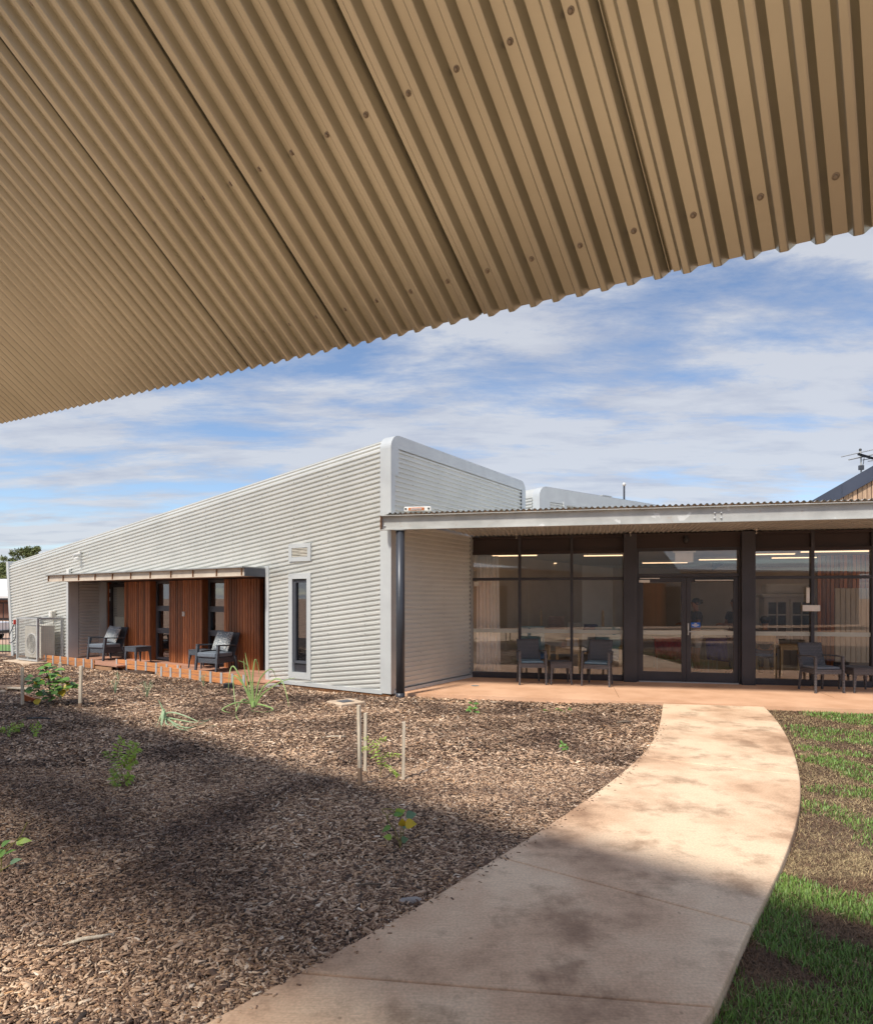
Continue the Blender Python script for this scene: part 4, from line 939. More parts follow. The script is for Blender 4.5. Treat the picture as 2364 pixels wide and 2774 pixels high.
for dx, lab in ((.02, 'left of two small picture frames on the inner side table'), (.17, 'right of two small picture frames on the inner side table')):
    pf = thing('picture_frame', lab, 'picture frame', tm @ Matrix.Translation((dx, -.02, .60)) @ Matrix.Rotation(rad(-10), 4, 'X'), 'picture frames on the inner table')
    box('frame', -.065, .065, 0, .012, 0, .22, 'timber_pale', pf); box('picture', -.045, .045, -.002, -.0005, .03, .19, 'linen_white', pf)
# linen trolley
lm = MG @ Matrix.Translation((gx(1548, 2.6), 2.6, .004)); lt = thing('linen_trolley', 'timber framed linen trolley with arched ends deep inside the room', 'trolley', lm)
for sx in (-1, 1):
    pts = [(sx * .75, -.25, 0), (sx * .75, -.25, 1.25), (sx * .75, -.18, 1.36), (sx * .75, 0, 1.4), (sx * .75, .18, 1.36), (sx * .75, .25, 1.25), (sx * .75, .25, 0)]
    MB().tube(pts, .022, 8).build('end_frame', 'timber_pale', lt)
for z in (.35, .85): box('shelf', -.74, .74, -.25, .25, z - .03, z, 'timber_pale', lt)
k = 0
for px_, wd, hh, mt, lab in ((-.38, .42, .42, 'linen_pink', 'tall stack of folded pinkish blankets on the linen trolley'), (.06, .34, .28, 'linen_white', 'stack of folded white sheets in the middle of the linen trolley'), (.46, .34, .2, 'linen_blue', 'stack of folded dark blue towels at the right of the linen trolley')):
    st = thing('linen_stack', lab, 'linen', lm @ Matrix.Translation((px_, 0, .85)))
    nn_ = int(hh / .05)
    for j in range(nn_): box('folded_cloth', -wd / 2 + random.uniform(-.01, .01), wd / 2 + random.uniform(-.01, .01), -.17, .17, j * .05, j * .05 + .047, mt, st, bev=.015)
# white hutch cabinet
cmx = MG @ Matrix.Translation((gx(2137, 3.2), 3.2, .004)); cb = thing('display_cabinet', 'tall off-white cabinet with glazed doors seen through the right glazing', 'cabinet', cmx)
box('carcass', -.55, .55, .02, .45, .0, 1.72, 'cabinet', cb); box('cornice', -.62, .62, -.04, .50, 1.72, 1.80, 'cabinet', cb, bev=.02); box('top_bonnet', -.52, .52, .02, .40, 1.80, 2.05, 'cabinet', cb, bev=.05)
for sx in (-.27, .27):
    f = MB(); f.box(sx - .25, sx - .20, -.02, .02, .62, 1.66).box(sx + .20, sx + .25, -.02, .02, .62, 1.66).box(sx - .2, sx + .2, -.02, .02, 1.60, 1.66).box(sx - .2, sx + .2, -.02, .02, .62, .68)
    for z in (.98, 1.28): f.box(sx - .2, sx + .2, -.018, .018, z, z + .03)
    f.box(sx - .015, sx + .015, -.018, .018, .68, 1.6)
    d = f.build('glazed_door', 'cabinet', cb); box('pane', sx - .2, sx + .2, .004, .008, .68, 1.60, 'black_plastic', d)
    box('lower_door', sx - .25, sx + .25, -.02, .019, .08, .58, 'cabinet', cb, bev=.006)
table(MG @ Matrix.Translation((gx(2140, 1.9), 1.9, .004)), 'pale timber table inside the glass left of the right armchair', .6, .66)
def dchair(mtx, lab):
    t = thing('dining_chair', lab, 'chair', mtx, 'timber chairs inside the right glazing')
    for sx in (-.2, .2):
        MB().taper((sx, -.2, 0), (sx, -.2, .66), .02, .022).build('leg', 'timber_pale', t); MB().taper((sx, .2, 0), (sx, .24, .9), .02, .02).build('leg', 'timber_pale', t); box('arm', sx - .025, sx + .025, -.22, .22, .66, .69, 'timber_pale', t, bev=.006)
    box('seat', -.22, .22, -.22, .2, .42, .48, 'fabric_blue', t, bev=.015); MB().bar((-.2, .235, .82), (.2, .235, .82), .03, .14).build('backrest', 'timber_pale', t)
pc = MG @ Matrix.Translation((gx(2072, 1.7), 1.7, .004)); dchair(pc @ Matrix.Rotation(rad(160), 4, 'Z'), 'pale timber chair the seated person with dark hair sits on')
# trestle tables with coloured cloths
for px, y, mt, w, lab in ((1822, 2.5, 'cloth_red', .95, 'trestle table with a red cloth inside the left door leaf'), (1902, 2.7, 'cloth_white', .7, 'trestle table with a silvery white cloth behind the standing person'), (1958, 2.3, 'cloth_blue', .9, 'trestle table with a blue cloth inside the right door leaf')):
    t = thing('trestle_table', lab, 'table', MG @ Matrix.Translation((gx(px, y), y, .004)), 'cloth covered trestle tables inside')
    box('tabletop', -w / 2, w / 2, -.3, .3, .72, .75, 'white_plastic', t)
    for sx in (-1, 1): MB().tube([(sx * (w / 2 - .08), -.25, 0), (sx * (w / 2 - .08), -.25, .1), (sx * (w / 2 - .06), -.22, .72), (sx * (w / 2 - .06), .22, .72), (sx * (w / 2 - .08), .25, .1), (sx * (w / 2 - .08), .25, 0)], .013, 6).build('leg_frame', 'galv_light', t)
    m = MB(); n = 40
    for j, (z, s) in enumerate(((.758, 1.0), (.70, 1.01), (.5, .99), (.24, .93))):
        for i in range(n + 1):
            tt = -1 + 2 * i / n; m.v.append((tt * w / 2 * s * .98, -.31 - .02 * math.sin(i * 1.3) * (j > 0) - .0 * j, z + (.05 * abs(tt) if j == 3 else 0)))
    for j in range(3):
        for i in range(n): a_ = j * (n + 1) + i; m.f.append((a_, a_ + 1, a_ + n + 2, a_ + n + 1))
    c = m.build('cloth', mt, t, smooth=True, recalc=False); c.modifiers.new('s', 'SOLIDIFY').thickness = .004; box('cloth_top', -w / 2, w / 2, -.31, .31, .752, .757, mt, t)

# people behind the glass
def skinmesh(name, J, E, m, parent, root, sub=2, mtx=None):
    ks = list(J); me = bpy.data.meshes.new(name); me.from_pydata([J[k][:3] for k in ks], [(ks.index(a), ks.index(b)) for a, b in E], [])
    o = bpy.data.objects.new(name, me); me.materials.append(M[m]); link(o, parent)
    if mtx is not None: o.matrix_basis = mtx
    sm = o.modifiers.new('skin', 'SKIN'); sm.use_smooth_shade = True
    if not me.skin_vertices: me.skin_vertices.new() if hasattr(me.skin_vertices, 'new') else None
    for i, k in enumerate(ks):
        r = J[k][3]; me.skin_vertices[0].data[i].radius = (r, J[k][4] if len(J[k]) > 4 else r); me.skin_vertices[0].data[i].use_root = (k == root)
    o.modifiers.new('sub', 'SUBSURF').levels = sub; o.modifiers['sub'].render_levels = sub; return o
def person(label, mtx, seated=False, arms='fwd', shirt='shirt_black', lower='shorts', hair_bun=True):
    t = thing('person', label, 'person', mtx)
    hz = .50 if seated else .90; th = hz - .90
    J = dict(pel=(0, 0, .93 + th, .13, .11), bel=(0, 0, 1.08 + th, .125, .10), che=(0, .0, 1.27 + th, .14, .11), neb=(0, .01, 1.40 + th, .06), neck=(0, 0, 1.455 + th, .05), jaw=(0, -.02, 1.52 + th, .062, .07), head=(0, -.01, 1.60 + th, .078, .088), crown=(0, .0, 1.675 + th, .05, .055))
    E = [('pel', 'bel'), ('bel', 'che'), ('che', 'neb'), ('neb', 'neck'), ('neck', 'jaw'), ('jaw', 'head'), ('head', 'crown')]
    for s, n in ((-1, 'l'), (1, 'r')):
        J['sh' + n] = (s * .175, 0, 1.355 + th, .052); J['el' + n] = (s * .22, -.05, 1.10 + th, .04)
        wr = (s * .14, -.26, 1.12 + th, .027) if arms == 'fwd' else (s * .17, -.20, 1.02 + th, .027)
        J['wr' + n] = wr; J['pa' + n] = (wr[0] - s * .02, wr[1] - .06, wr[2] + .01, .032, .018)
        E += [('che', 'sh' + n), ('sh' + n, 'el' + n), ('el' + n, 'wr' + n), ('wr' + n, 'pa' + n)]
        for q in range(4):
            J['f%d%s' % (q, n)] = (wr[0] - s * .02 + (q - 1.5) * .016, wr[1] - .115 - (.012 if q in (1, 2) else 0), wr[2] - .004, .0085); J['g%d%s' % (q, n)] = (wr[0] - s * .02 + (q - 1.5) * .016, wr[1] - .135 - (.014 if q in (1, 2) else 0), wr[2] - .03, .0075)
            E += [('pa' + n, 'f%d%s' % (q, n)), ('f%d%s' % (q, n), 'g%d%s' % (q, n))]
        J['tb' + n] = (wr[0] - s * .055, wr[1] - .06, wr[2] + .01, .009); E += [('pa' + n, 'tb' + n)]
        J['hip' + n] = (s * .095, 0, .88 + th, .095)
        if seated: J['kn' + n] = (s * .11, -.42, .50, .062); J['an' + n] = (s * .11, -.42, .09, .04); J['to' + n] = (s * .11, -.56, .035, .035)
        else: J['kn' + n] = (s * .10, -.01, .48, .058); J['an' + n] = (s * .10, .02, .08, .038); J['to' + n] = (s * .11, -.13, .03, .033)
        E += [('pel', 'hip' + n), ('hip' + n, 'kn' + n), ('kn' + n, 'an' + n), ('an' + n, 'to' + n)]
    skinmesh('body', J, E, 'skin', t, 'pel')
    S = {k: (*J[k][:3], J[k][3] + .02, (J[k][4] if len(J[k]) > 4 else J[k][3]) + .02) for k in ('pel', 'bel', 'che')}
    S['che'] = (*S['che'][:3], .155, .128); S['top'] = (0, .01, 1.385 + th, .075, .065); ES = [('pel', 'bel'), ('bel', 'che'), ('che', 'top')]
    for n in 'lr':
        S['sh' + n] = (*J['sh' + n][:3], .068); a_, b_ = Vector(J['sh' + n][:3]), Vector(J['el' + n][:3]); q = a_.lerp(b_, .62); S['el' + n] = (*q, .060); ES += [('che', 'sh' + n), ('sh' + n, 'el' + n)]
    skinmesh('shirt', S, ES, shirt, t, 'pel')
    P = {'pel': (0, 0, .95 + th, .155, .125)}; EP = []
    for n in 'lr':
        P['hip' + n] = (*J['hip' + n][:3], .112); a_, b_ = Vector(J['hip' + n][:3]), Vector(J['kn' + n][:3])
        if lower == 'shorts': P['kn' + n] = (*a_.lerp(b_, .85), .085); EP += [('pel', 'hip' + n), ('hip' + n, 'kn' + n)]
        else: P['kn' + n] = (*b_, .078); P['an' + n] = (J['an' + n][0], J['an' + n][1], .11, .06); EP += [('pel', 'hip' + n), ('hip' + n, 'kn' + n), ('kn' + n, 'an' + n)]
    skinmesh('trousers' if lower != 'shorts' else 'shorts', P, EP, lower, t, 'pel')
    H = MB(); H.lathe([(.02, -.075), (.075, -.055), (.098, .0), (.094, .045), (.066, .082), (.02, .098)], 20, (0, .018, 1.61 + th)); 
    if hair_bun: H.lathe([(.01, -.05), (.042, -.03), (.05, 0), (.04, .035), (.01, .05)], 14, (0, .125, 1.62 + th))
    H.build('hair', 'hair', t, smooth=True)
    fz = 1.60 + th; m = MB(); m.prism([(-.012, fz - .03), (.012, fz - .03), (.006, fz + .01), (-.006, fz + .01)], -.118, -.085); m.build('nose', 'skin', t, bev=.004)
    m = MB()
    for s in (-1, 1): m.lathe([(.004, -.008), (.010, 0), (.004, .008)], 10, (s * .032, -.088, fz + .008))
    m.build('eyes', 'hair', t); MB().box(-.024, .024, -.094, -.08, fz - .055, fz - .047).build('mouth', 'brick', t, bev=.003)
    m = MB()
    for s in (-1, 1): m.box(s * .082 - .008, s * .082 + .008, -.02, .02, fz - .03, fz + .03)
    m.build('ears', 'skin', t, bev=.006)
    m = MB()
    for n in 'lr': x_, y_, z_ = J['an' + n][:3]; m.box(x_ - .045, x_ + .045, y_ - .19, y_ + .06, .0, .075)
    m.build('shoes', 'shoe', t, bev=.02)
    return t
pY = 1.7
person('standing person in black spotted polo and white shorts behind the right door leaf', MG @ Matrix.Translation((gx(1884, pY), pY, .004)) @ Matrix.Rotation(rad(-78), 4, 'Z'))
person('seated person with dark hair and dark top, back turned, behind the right glazing', pc @ Matrix.Rotation(rad(160), 4, 'Z') @ Matrix.Translation((0, .04, .0)), seated=True, shirt='shirt_grey', lower='jeans')
person('person in black top holding a phone, half hidden by the right door frame', MG @ Matrix.Translation((gx(1990, 1.6), 1.6, .004)) @ Matrix.Rotation(rad(-60), 4, 'Z'), shirt='shirt_black', lower='jeans', hair_bun=False)

# ------------------------------------------------------------------ things behind: pole, gable, antenna, house, trees, car, fence
pp = at(1690, 1355, 30); po = thing('lamp_post', 'thin pole with a shiny round globe rising behind the porch roof', 'lamp post', Matrix.Translation((pp.x, pp.y, -.15)))
zt_ = EYE + (HY - 1312) / F * 30 + .15
MB().tube([(0, 0, 0), (0, 0, zt_ - .06)], .045, 10).build('pole', 'blue_steel', po); MB().lathe([(.02, -.10), (.05, -.085), (.085, -.03), (.085, .02), (.055, .075), (.01, .095)], 18).build('globe', 'globe', po, smooth=True, mtx=Matrix.Translation((0, 0, zt_)))

GY = 16.2; ga = at(2206, 1353, GY); gsl = (1353 - 1258.5) / (2364 - 2206)
gsl = .57; MGB = frame((ga.x, GY, 0), (.8, -.6, 0)); gb = thing('gable_building', 'timber clad gable building with dark sloping fascia at the right', 'building', MGB)
rx = 4.6; z0 = ga.z; zr = z0 + gsl * rx; xl = -2.5
def fasc(xa, xb, thick, y0, y1, nm):
    zz = lambda x: z0 + gsl * (x if x < rx else 2 * rx - x)
    return MB().prism([(xa, zz(xa)), (xb, zz(xb)), (xb, zz(xb) - thick), (xa, zz(xa) - thick)], y0, y1).build(nm, 'navy', gb)
for xa, xb in ((-2.5, .6), (.604, 2.6), (2.604, rx)): fasc(xa, xb, .36, -.06, .0, 'fascia_panel')
for xa, xb in ((rx, rx + 3), (rx + 3.004, 2 * rx + 2.5)): fasc(xa, xb, .36, -.06, .0, 'fascia_panel')
MB().prism([(xl, z0 + gsl * xl - .1), (rx, zr - .1), (2 * rx - xl, z0 + gsl * xl - .1), (2 * rx - xl, 2.85), (xl, 2.85)], .08, 6).build('wall', 'house_wall', gb)
MB().prism([(xl - .1, z0 + gsl * xl - .06), (rx, zr - .005), (2 * rx - xl, z0 + gsl * xl - .06), (rx, zr - .09)], .001, 6.3).build('roof', 'navy', gb)
for j in range(46):
    xa = xl + .2 + j * .098; hx = z0 + gsl * (xa if xa < rx else 2 * rx - xa) - .30
    if xa < 4.4 and hx > 2.95: box('cladding_board', xa, xa + .092 - (j % 3) * .006, .03, .078 + .0, 2.85, hx, 'timber_grey', gb)
an0 = at(2333, 1285, GY + .35); an = thing('antenna', 'roof antenna with thin pale rods above the dark gable fascia', 'antenna', Matrix.Translation(an0 + Vector((0, 0, -.25))))
def apt(x, y, dy=0): p = at(x, y, GY + .35 + dy); return p - (an0 + Vector((0, 0, -.25)))
MB().tube([apt(2332, 1300), apt(2331.5, 1240), apt(2329.5, 1219)], .022, 8).build('mast', 'antenna', an); MB().lathe([(.03, -.03), (.035, 0), (.02, .03)], 10).build('mast_cap', 'black_plastic', an, mtx=Matrix.Translation(apt(2329.5, 1218)))
MB().bar(apt(2324, 1230, -.1), apt(2400, 1252, .1), .05, .05).build('boom', 'black_plastic', an)
for a, b, r in (((2278, 1237.5), (2420, 1205), .014), ((2298, 1245.5), (2430, 1217), .02), ((2336, 1246), (2420, 1232), .012), ((2350, 1249.5), (2420, 1240), .012)):
    MB().tube([apt(*a), apt(*b)], r, 6).build('rod', 'antenna', an)
box('junction_box', -.06, .06, -.08, -.02, 0, .12, 'frame_grey', an, mtx=Matrix.Translation(apt(2328.5, 1274)))
MB().tube([apt(2340, 1239), apt(2338, 1256), apt(2333, 1270), apt(2330, 1284)], .008, 6).build('cable', 'black_plastic', an)

# far house beyond the fence
HYY = 46.; hb = at(0, 1718, HYY); hz = terrain(-30, HYY)
fh = thing('far_house', 'brown house with white roof beyond the black fence', 'house', Matrix.Translation((hb.x, HYY, hz)))
ev = EYE - (1620 - HY) / F * HYY - hz; rg = EYE + (HY - 1583) / F * HYY - hz
box('wall', -14, 9, 0, 6, 0, ev, 'house_wall', fh)
MB().prism([(-.7, ev - .02), (-.7, ev + .12), (3.2, rg + .5), (3.2, rg + .4)], -14.5, 9.5, 'x').build('roof', 'house_roof', fh)
MB().prism([(-.72, ev - .16), (-.72, ev - .021), (-.6, ev - .021), (-.6, ev - .16)], -14.5, 9.5, 'x').build('gutter', 'dark_steel', fh)
for xx in (-2.6, -.35, 1.9):
    w = MB().box(xx, xx + 1.9, -.05, -.002, 1.1, ev - .35).build('window', 'dark_steel', fh)
    for q in (.0, .62, 1.24): MB().box(xx + q + .06, xx + q + .6, -.07, -.052, 1.16, ev - .41).build('screen', 'house_wall', w)
box('sill_band', -14, 9, -.12, -.001, .9, 1.0, 'timber_grey', fh); box('base_band', -14, 9, -.1, -.001, 0, .22, 'conc_orange', fh)
dv_ = MB(); 
for a in ((-40, 27), (-14.5, 26), (-14.5, 44), (-60, 44)): dv_.v.append((a[0], a[1], terrain(a[0], a[1]) + .02))
dv_.f.append((0, 1, 2, 3)); tag(dv_.build('driveway', 'paving', recalc=False), 'pale driveway beyond the fence', 'driveway', kind='structure')
# grass verge behind the fence
gv = MB(); 
for a in ((-40, 21.5), (-14, 21.5), (-14, 25.5), (-40, 26.5)): gv.v.append((a[0], a[1], terrain(a[0], a[1]) + .025))
gv.f.append((0, 1, 2, 3)); tag(gv.build('verge', 'grass_green', recalc=False), 'strip of grass behind the black fence', 'verge', kind='structure')

def gum(label, x, y, topz, cw, seed):
    r = random.Random(seed); z0 = terrain(x, y); t = thing('gum_tree', label, 'tree', Matrix.Translation((x, y, z0)), 'trees beyond the far house'); H = topz - z0
    tr = MB(); tr.tube([(0, 0, 0), (.2, 0, H * .35), (.1, .1, H * .6), (.3, 0, H * .85)], [.28, .22, .16, .06], 8); tips = []
    for k in range(9):
        a = r.uniform(0, 6.28); h0 = H * r.uniform(.35, .75); e = Vector((math.cos(a) * cw * r.uniform(.4, .9), math.sin(a) * cw * r.uniform(.4, .9), h0 + H * r.uniform(.1, .28)))
        tr.tube([(.15, .05, h0), ((.15 + e.x) / 2, e.y / 2, h0 + (e.z - h0) * .4), tuple(e)], [.10, .07, .03], 6); tips.append(e)
    tips.append(Vector((.3, 0, H * .92))); tr.build('trunk', 'bark', t)
    P = []
    for e in tips:
        for c in range(7):
            cc = e + Vector((r.gauss(0, cw * .22), r.gauss(0, cw * .22), r.gauss(0, cw * .14))); rr = cw * r.uniform(.12, .24)
            for q in range(110): 
                d = Vector((r.gauss(0, 1), r.gauss(0, 1), r.gauss(0, .75))).normalized() * rr * (r.random() ** .4); P.append(cc + d)
    P = np.array([p[:] for p in P]); P = P[P[:, 2] < H]; n = len(P); a = rng.normal(0, 1, (n, 3)); a /= np.linalg.norm(a, axis=1)[:, None]; b = rng.normal(0, 1, (n, 3)); b -= (a * b).sum(1)[:, None] * a; b /= np.linalg.norm(b, axis=1)[:, None]
    a *= .17; b *= .055; V = np.stack([P - a, P + b, P + a, P - b], 1).reshape(-1, 3); I = np.arange(n * 4).reshape(-1, 4)
    np_mesh('crown', V, I, 4, 'gum_leaf', t)
TY = 75.
def tpos(x, y, d): p = at(x, y, d); return p.x, d, p.z
for lab, px, py, cw, seed, d in (('dense gum tree at the left frame edge behind the white roof', 8, 1532, 2.9, 3, 72), ('thin open gum tree rising just left of the silver building', 34, 1520, 2.0, 5, 78), ('tall gum tree whose round top shows above the silver roofline', 77, 1480, 2.6, 9, 82), ('low gum tree beside the raked end of the silver building', 30, 1546, 2.7, 12, 66)):
    x_, y_, z_ = tpos(px, py, d); gum(lab, x_, y_, z_, cw, seed)

# black bar fence at the left edge
fA = gp(-90, 1773, -.15); fB = gp(42, 1773, -.15); fv = (fB - fA); n = int(fv.length / .105)
fe = thing('bar_fence', 'black steel bar fence at the left beside the raked wall end', 'fence', frame(fA, fv.normalized()))
for z in (.08, 1.12): box('rail', 0, fv.length, -.015, .015, z, z + .035, 'black_plastic', fe)
for i in range(n): 
    b_ = MB().tube([(i * .105 + .03, 0, .03 if i % 12 else -.02), (i * .105 + .03, 0, 1.15)], .009, 6).build('bar', 'black_plastic', fe)
# pickup parked beyond the fence
KY = 31.; cz = terrain(-22, KY) + .02; kx = at(14, 1700, KY).x
car = thing('pickup', 'white pickup with red tail light parked beyond the fence at the left edge', 'car', Matrix.Translation((kx, KY, cz)))
MB().prism([(-4.9, .35), (0, .38), (.0, .95), (-1.8, 1.0), (-1.85, 1.05), (-3.6, 1.05), (-4.9, .85)], -.9, .9).build('body', 'car_white', car, bev=.05)
MB().prism([(-1.9, 1.04), (-2.05, 1.68), (-3.3, 1.72), (-3.95, 1.05)], -.82, .82).build('cab', 'car_white', car, bev=.06); MB().prism([(-2.05, 1.1), (-2.15, 1.6), (-3.25, 1.63), (-3.7, 1.1)], -.83, .83).build('side_window', 'black_plastic', car)
for x_ in (-1.0, -4.0):
    for s in (-.80, .80):
        w = MB().lathe([(.20, -.1), (.34, -.1), (.36, -.05), (.36, .05), (.34, .1), (.2, .1)], 24).build('tyre', 'tyre', car, mtx=Matrix.Translation((x_, s, .35)) @ Matrix.Rotation(rad(90), 4, 'X')); MB().lathe([(.05, -.11), (.2, -.10), (.2, .10), (.05, .11)], 16).build('rim', 'galv_light', w)
for s in (-.86, .78): box('tail_light', -.06, .012, s, s + .10, .66, .95, 'red_plastic', car)
box('bumper', -.05, .06, -.85, .85, .42, .56, 'dark_steel', car)

# ------------------------------------------------------------------ along the silver wall: deck, edging, air conditioner, wall fittings
dk = thing('timber_deck', 'low reddish timber deck in the recess of the silver building', 'deck', ML)
def dboards(x0, x1, y0, y1):
    n = int((y1 - y0) / .14)
    for j in range(n): box('deck_board', x0, x1, y0 + j * .14 + .003, y0 + (j + 1) * .14 - .003, .0, .03, 'deck', dk)
dboards(RX0 + .01, RX1 - .06, -1.10, .03); dboards(2.75, 6.45, .032, .45); dboards(8.25, 12.2, .032, .45)
for x0, x1, y in ((2.75, 6.45, .40), (6.5, 8.65, -.02), (8.25, 12.2, .44)): box('joist', x0, x1, y - .03, y, -.12, -.002, 'conc_edge', dk)
def edging(xa, xb, y, n, lab):
    t = thing('timber_edging', lab, 'edging', ML @ Matrix.Translation((xa, y, -.09)), 'raised timber edgings along the deck'); L = xb - xa
    for z0_, z1_ in ((.03, .132), (.150, .24)): box('plank', 0, L, -.03, .0, z0_, z1_, 'timber_orange', t, bev=.004)
    for i in range(n):
        x = .08 + i * (L - .16) / (n - 1); p = MB(); p.box(x - .035, x + .035, .002, .012, -.02, .25).box(x - .028, x - .02, -.03, .002, -.02, .04).box(x - .028, x + .028, -.12, .002, -.02, -.012); p.build('post', 'galv_light', t)
edging(tx(668, .47) - .0, tx(432, .47), .47, 9, 'nearest raised orange timber edging with steel posts below the right armchair')
edging(tx(488, .06), tx(312, .06), .06, 7, 'middle raised orange timber edging set back against the deck')
edging(tx(254, .47), tx(102, .47), .47, 8, 'far left raised orange timber edging beside the caged air conditioner')
# air conditioner in a wire cage on a concrete pad
pad = MB().box(11.3, 12.85, .06, .95, -.16, -.03).build('concrete_pad', 'conc_pale', mtx=ML, bev=.01); tag(pad, 'concrete pad under the wire cage', 'pad')
cg = thing('wire_cage', 'galvanised wire mesh cage around the air conditioner', 'cage', ML @ Matrix.Translation((11.44, .06, -.03))); w, dpt, h = 1.17, .62, 1.20
for x in (0, w):
    for y in (0, dpt): box('post', x - .025, x + .025, y - .025, y + .025, .02, h, 'galv_light', cg)
for y in (0, dpt):
    for z in (.06, h): box('rail', .025, w - .025, y - .02, y + .02, z - .04, z, 'galv_light', cg)
for x in (0, w):
    for z in (.06, h): box('rail', x - .02, x + .02, .025, dpt - .025, z - .04, z, 'galv_light', cg)
def mesh_panel(nm, f, L):
    m = MB(); 
    for i in range(int(L / .05)): a = f(.03 + i * .05, .06); b = f(.03 + i * .05, h - .04); m.bar(a, b, .004, .004, up=(1, .3, 0))
    for j in range(int((h - .1) / .05)): m.bar(f(.02, .08 + j * .05), f(L - .02, .08 + j * .05), .004, .004)
    m.build(nm, 'wire', cg)
mesh_panel('front_mesh', lambda u, z: (u, dpt, z), w); mesh_panel('side_mesh', lambda u, z: (0, u, z), dpt); mesh_panel('far_mesh', lambda u, z: (w, u, z), dpt)
ac = thing('air_conditioner', 'cream air conditioner unit standing inside the wire cage', 'air conditioner', ML @ Matrix.Translation((11.58, .18, .0)))
box('casing', 0, .92, 0, .36, .05, .96, 'cream_plastic', ac, bev=.015)
for s in (.1, .72): box('foot', s, s + .1, .0, .36, -.03, .05, 'galv', ac)
MB().lathe([(.30, 0), (.30, .012), (.27, .014), (.27, .004)], 36).build('fan_ring', 'white_plastic', ac, mtx=Matrix.Translation((.52, .36, .44)) @ Matrix.Rotation(rad(-90), 4, 'X'))
fg = MB()
for k in range(7): 
    r_ = .05 + k * .033; fg.tube([(r_ * math.cos(a * math.pi / 12), r_ * math.sin(a * math.pi / 12), .02) for a in range(25)], .0035, 4, cap=False)
for k in range(12): a = k * math.pi / 6; fg.bar((.02 * math.cos(a), .02 * math.sin(a), .02), (.27 * math.cos(a), .27 * math.sin(a), .02), .004, .004)
fg.build('fan_grille', 'cream_plastic', ac, mtx=Matrix.Translation((.52, .36, .44)) @ Matrix.Rotation(rad(-90), 4, 'X'))
MB().lathe([(.02, 0), (.265, .002)], 36).build('fan_shadow_box', 'frame_grey', ac, mtx=Matrix.Translation((.52, .362, .44)) @ Matrix.Rotation(rad(-90), 4, 'X'))
def wallp(x, y): t_ = tx(x, .03); Y = (ML @ Vector((t_, .03, 0))).y; return t_, EYE - (y - HY) / F * Y
t_, z_ = wallp(218, 1510); cmr = thing('wall_camera', 'white security camera high on the sunlit ribbed wall', 'camera', ML @ Matrix.Translation((t_, .026, z_)))
box('bracket', -.05, .05, 0, .05, .02, .16, 'white_plastic', cmr, bev=.01); MB().tube([(0, .05, .08), (.02, .2, .03)], [.045, .05], 14).build('body', 'white_plastic', cmr); MB().lathe([(.07, -.02), (.07, .02), (.03, .05)], 14).build('dome', 'white_plastic', cmr, mtx=Matrix.Translation((-.03, .12, -.05)))
t_, z_ = wallp(147, 1664); jb = thing('junction_box', 'cream junction box with conduit above the wire cage', 'junction box', ML @ Matrix.Translation((t_, .026, z_)))
box('box', -.09, .09, 0, .12, -.09, .09, 'cream_plastic', jb, bev=.015); box('lid', -.06, .06, .121, .13, -.07, .07, 'white_plastic', jb, bev=.006); MB().tube([(0, .03, -.09), (0, .03, -.55)], .015, 8).build('conduit', 'cream_plastic', jb)
t_, z_ = wallp(188, 1552); bk = box('wall_bracket', t_ - .08, t_ + .06, .02, .09, z_ - .14, z_ + .10, 'white_plastic', None, bev=.008, mtx=ML); tag(bk, 'white bracket plate on the wall above the left end of the awning', 'bracket')
hz_ = thing('garden_hose', 'grey hose loop with red connector hanging at the raked wall end', 'hose', ML @ Matrix.Translation((tx(46, .05), .05, .55)))
pts = [(.02, .06, .42), (.10, .08, .25), (.24, .10, .05), (.28, .10, -.12), (.20, .10, -.20), (.02, .08, -.12), (-.06, .06, .0), (-.03, .05, .22), (-.0, .05, .36)]
MB().tube(resample([Vector(p) for p in pts], 4), .012, 8).build('tube', 'frame_grey', hz_); box('connector', -.03, .03, .03, .09, .36, .50, 'red_plastic', hz_, bev=.01)

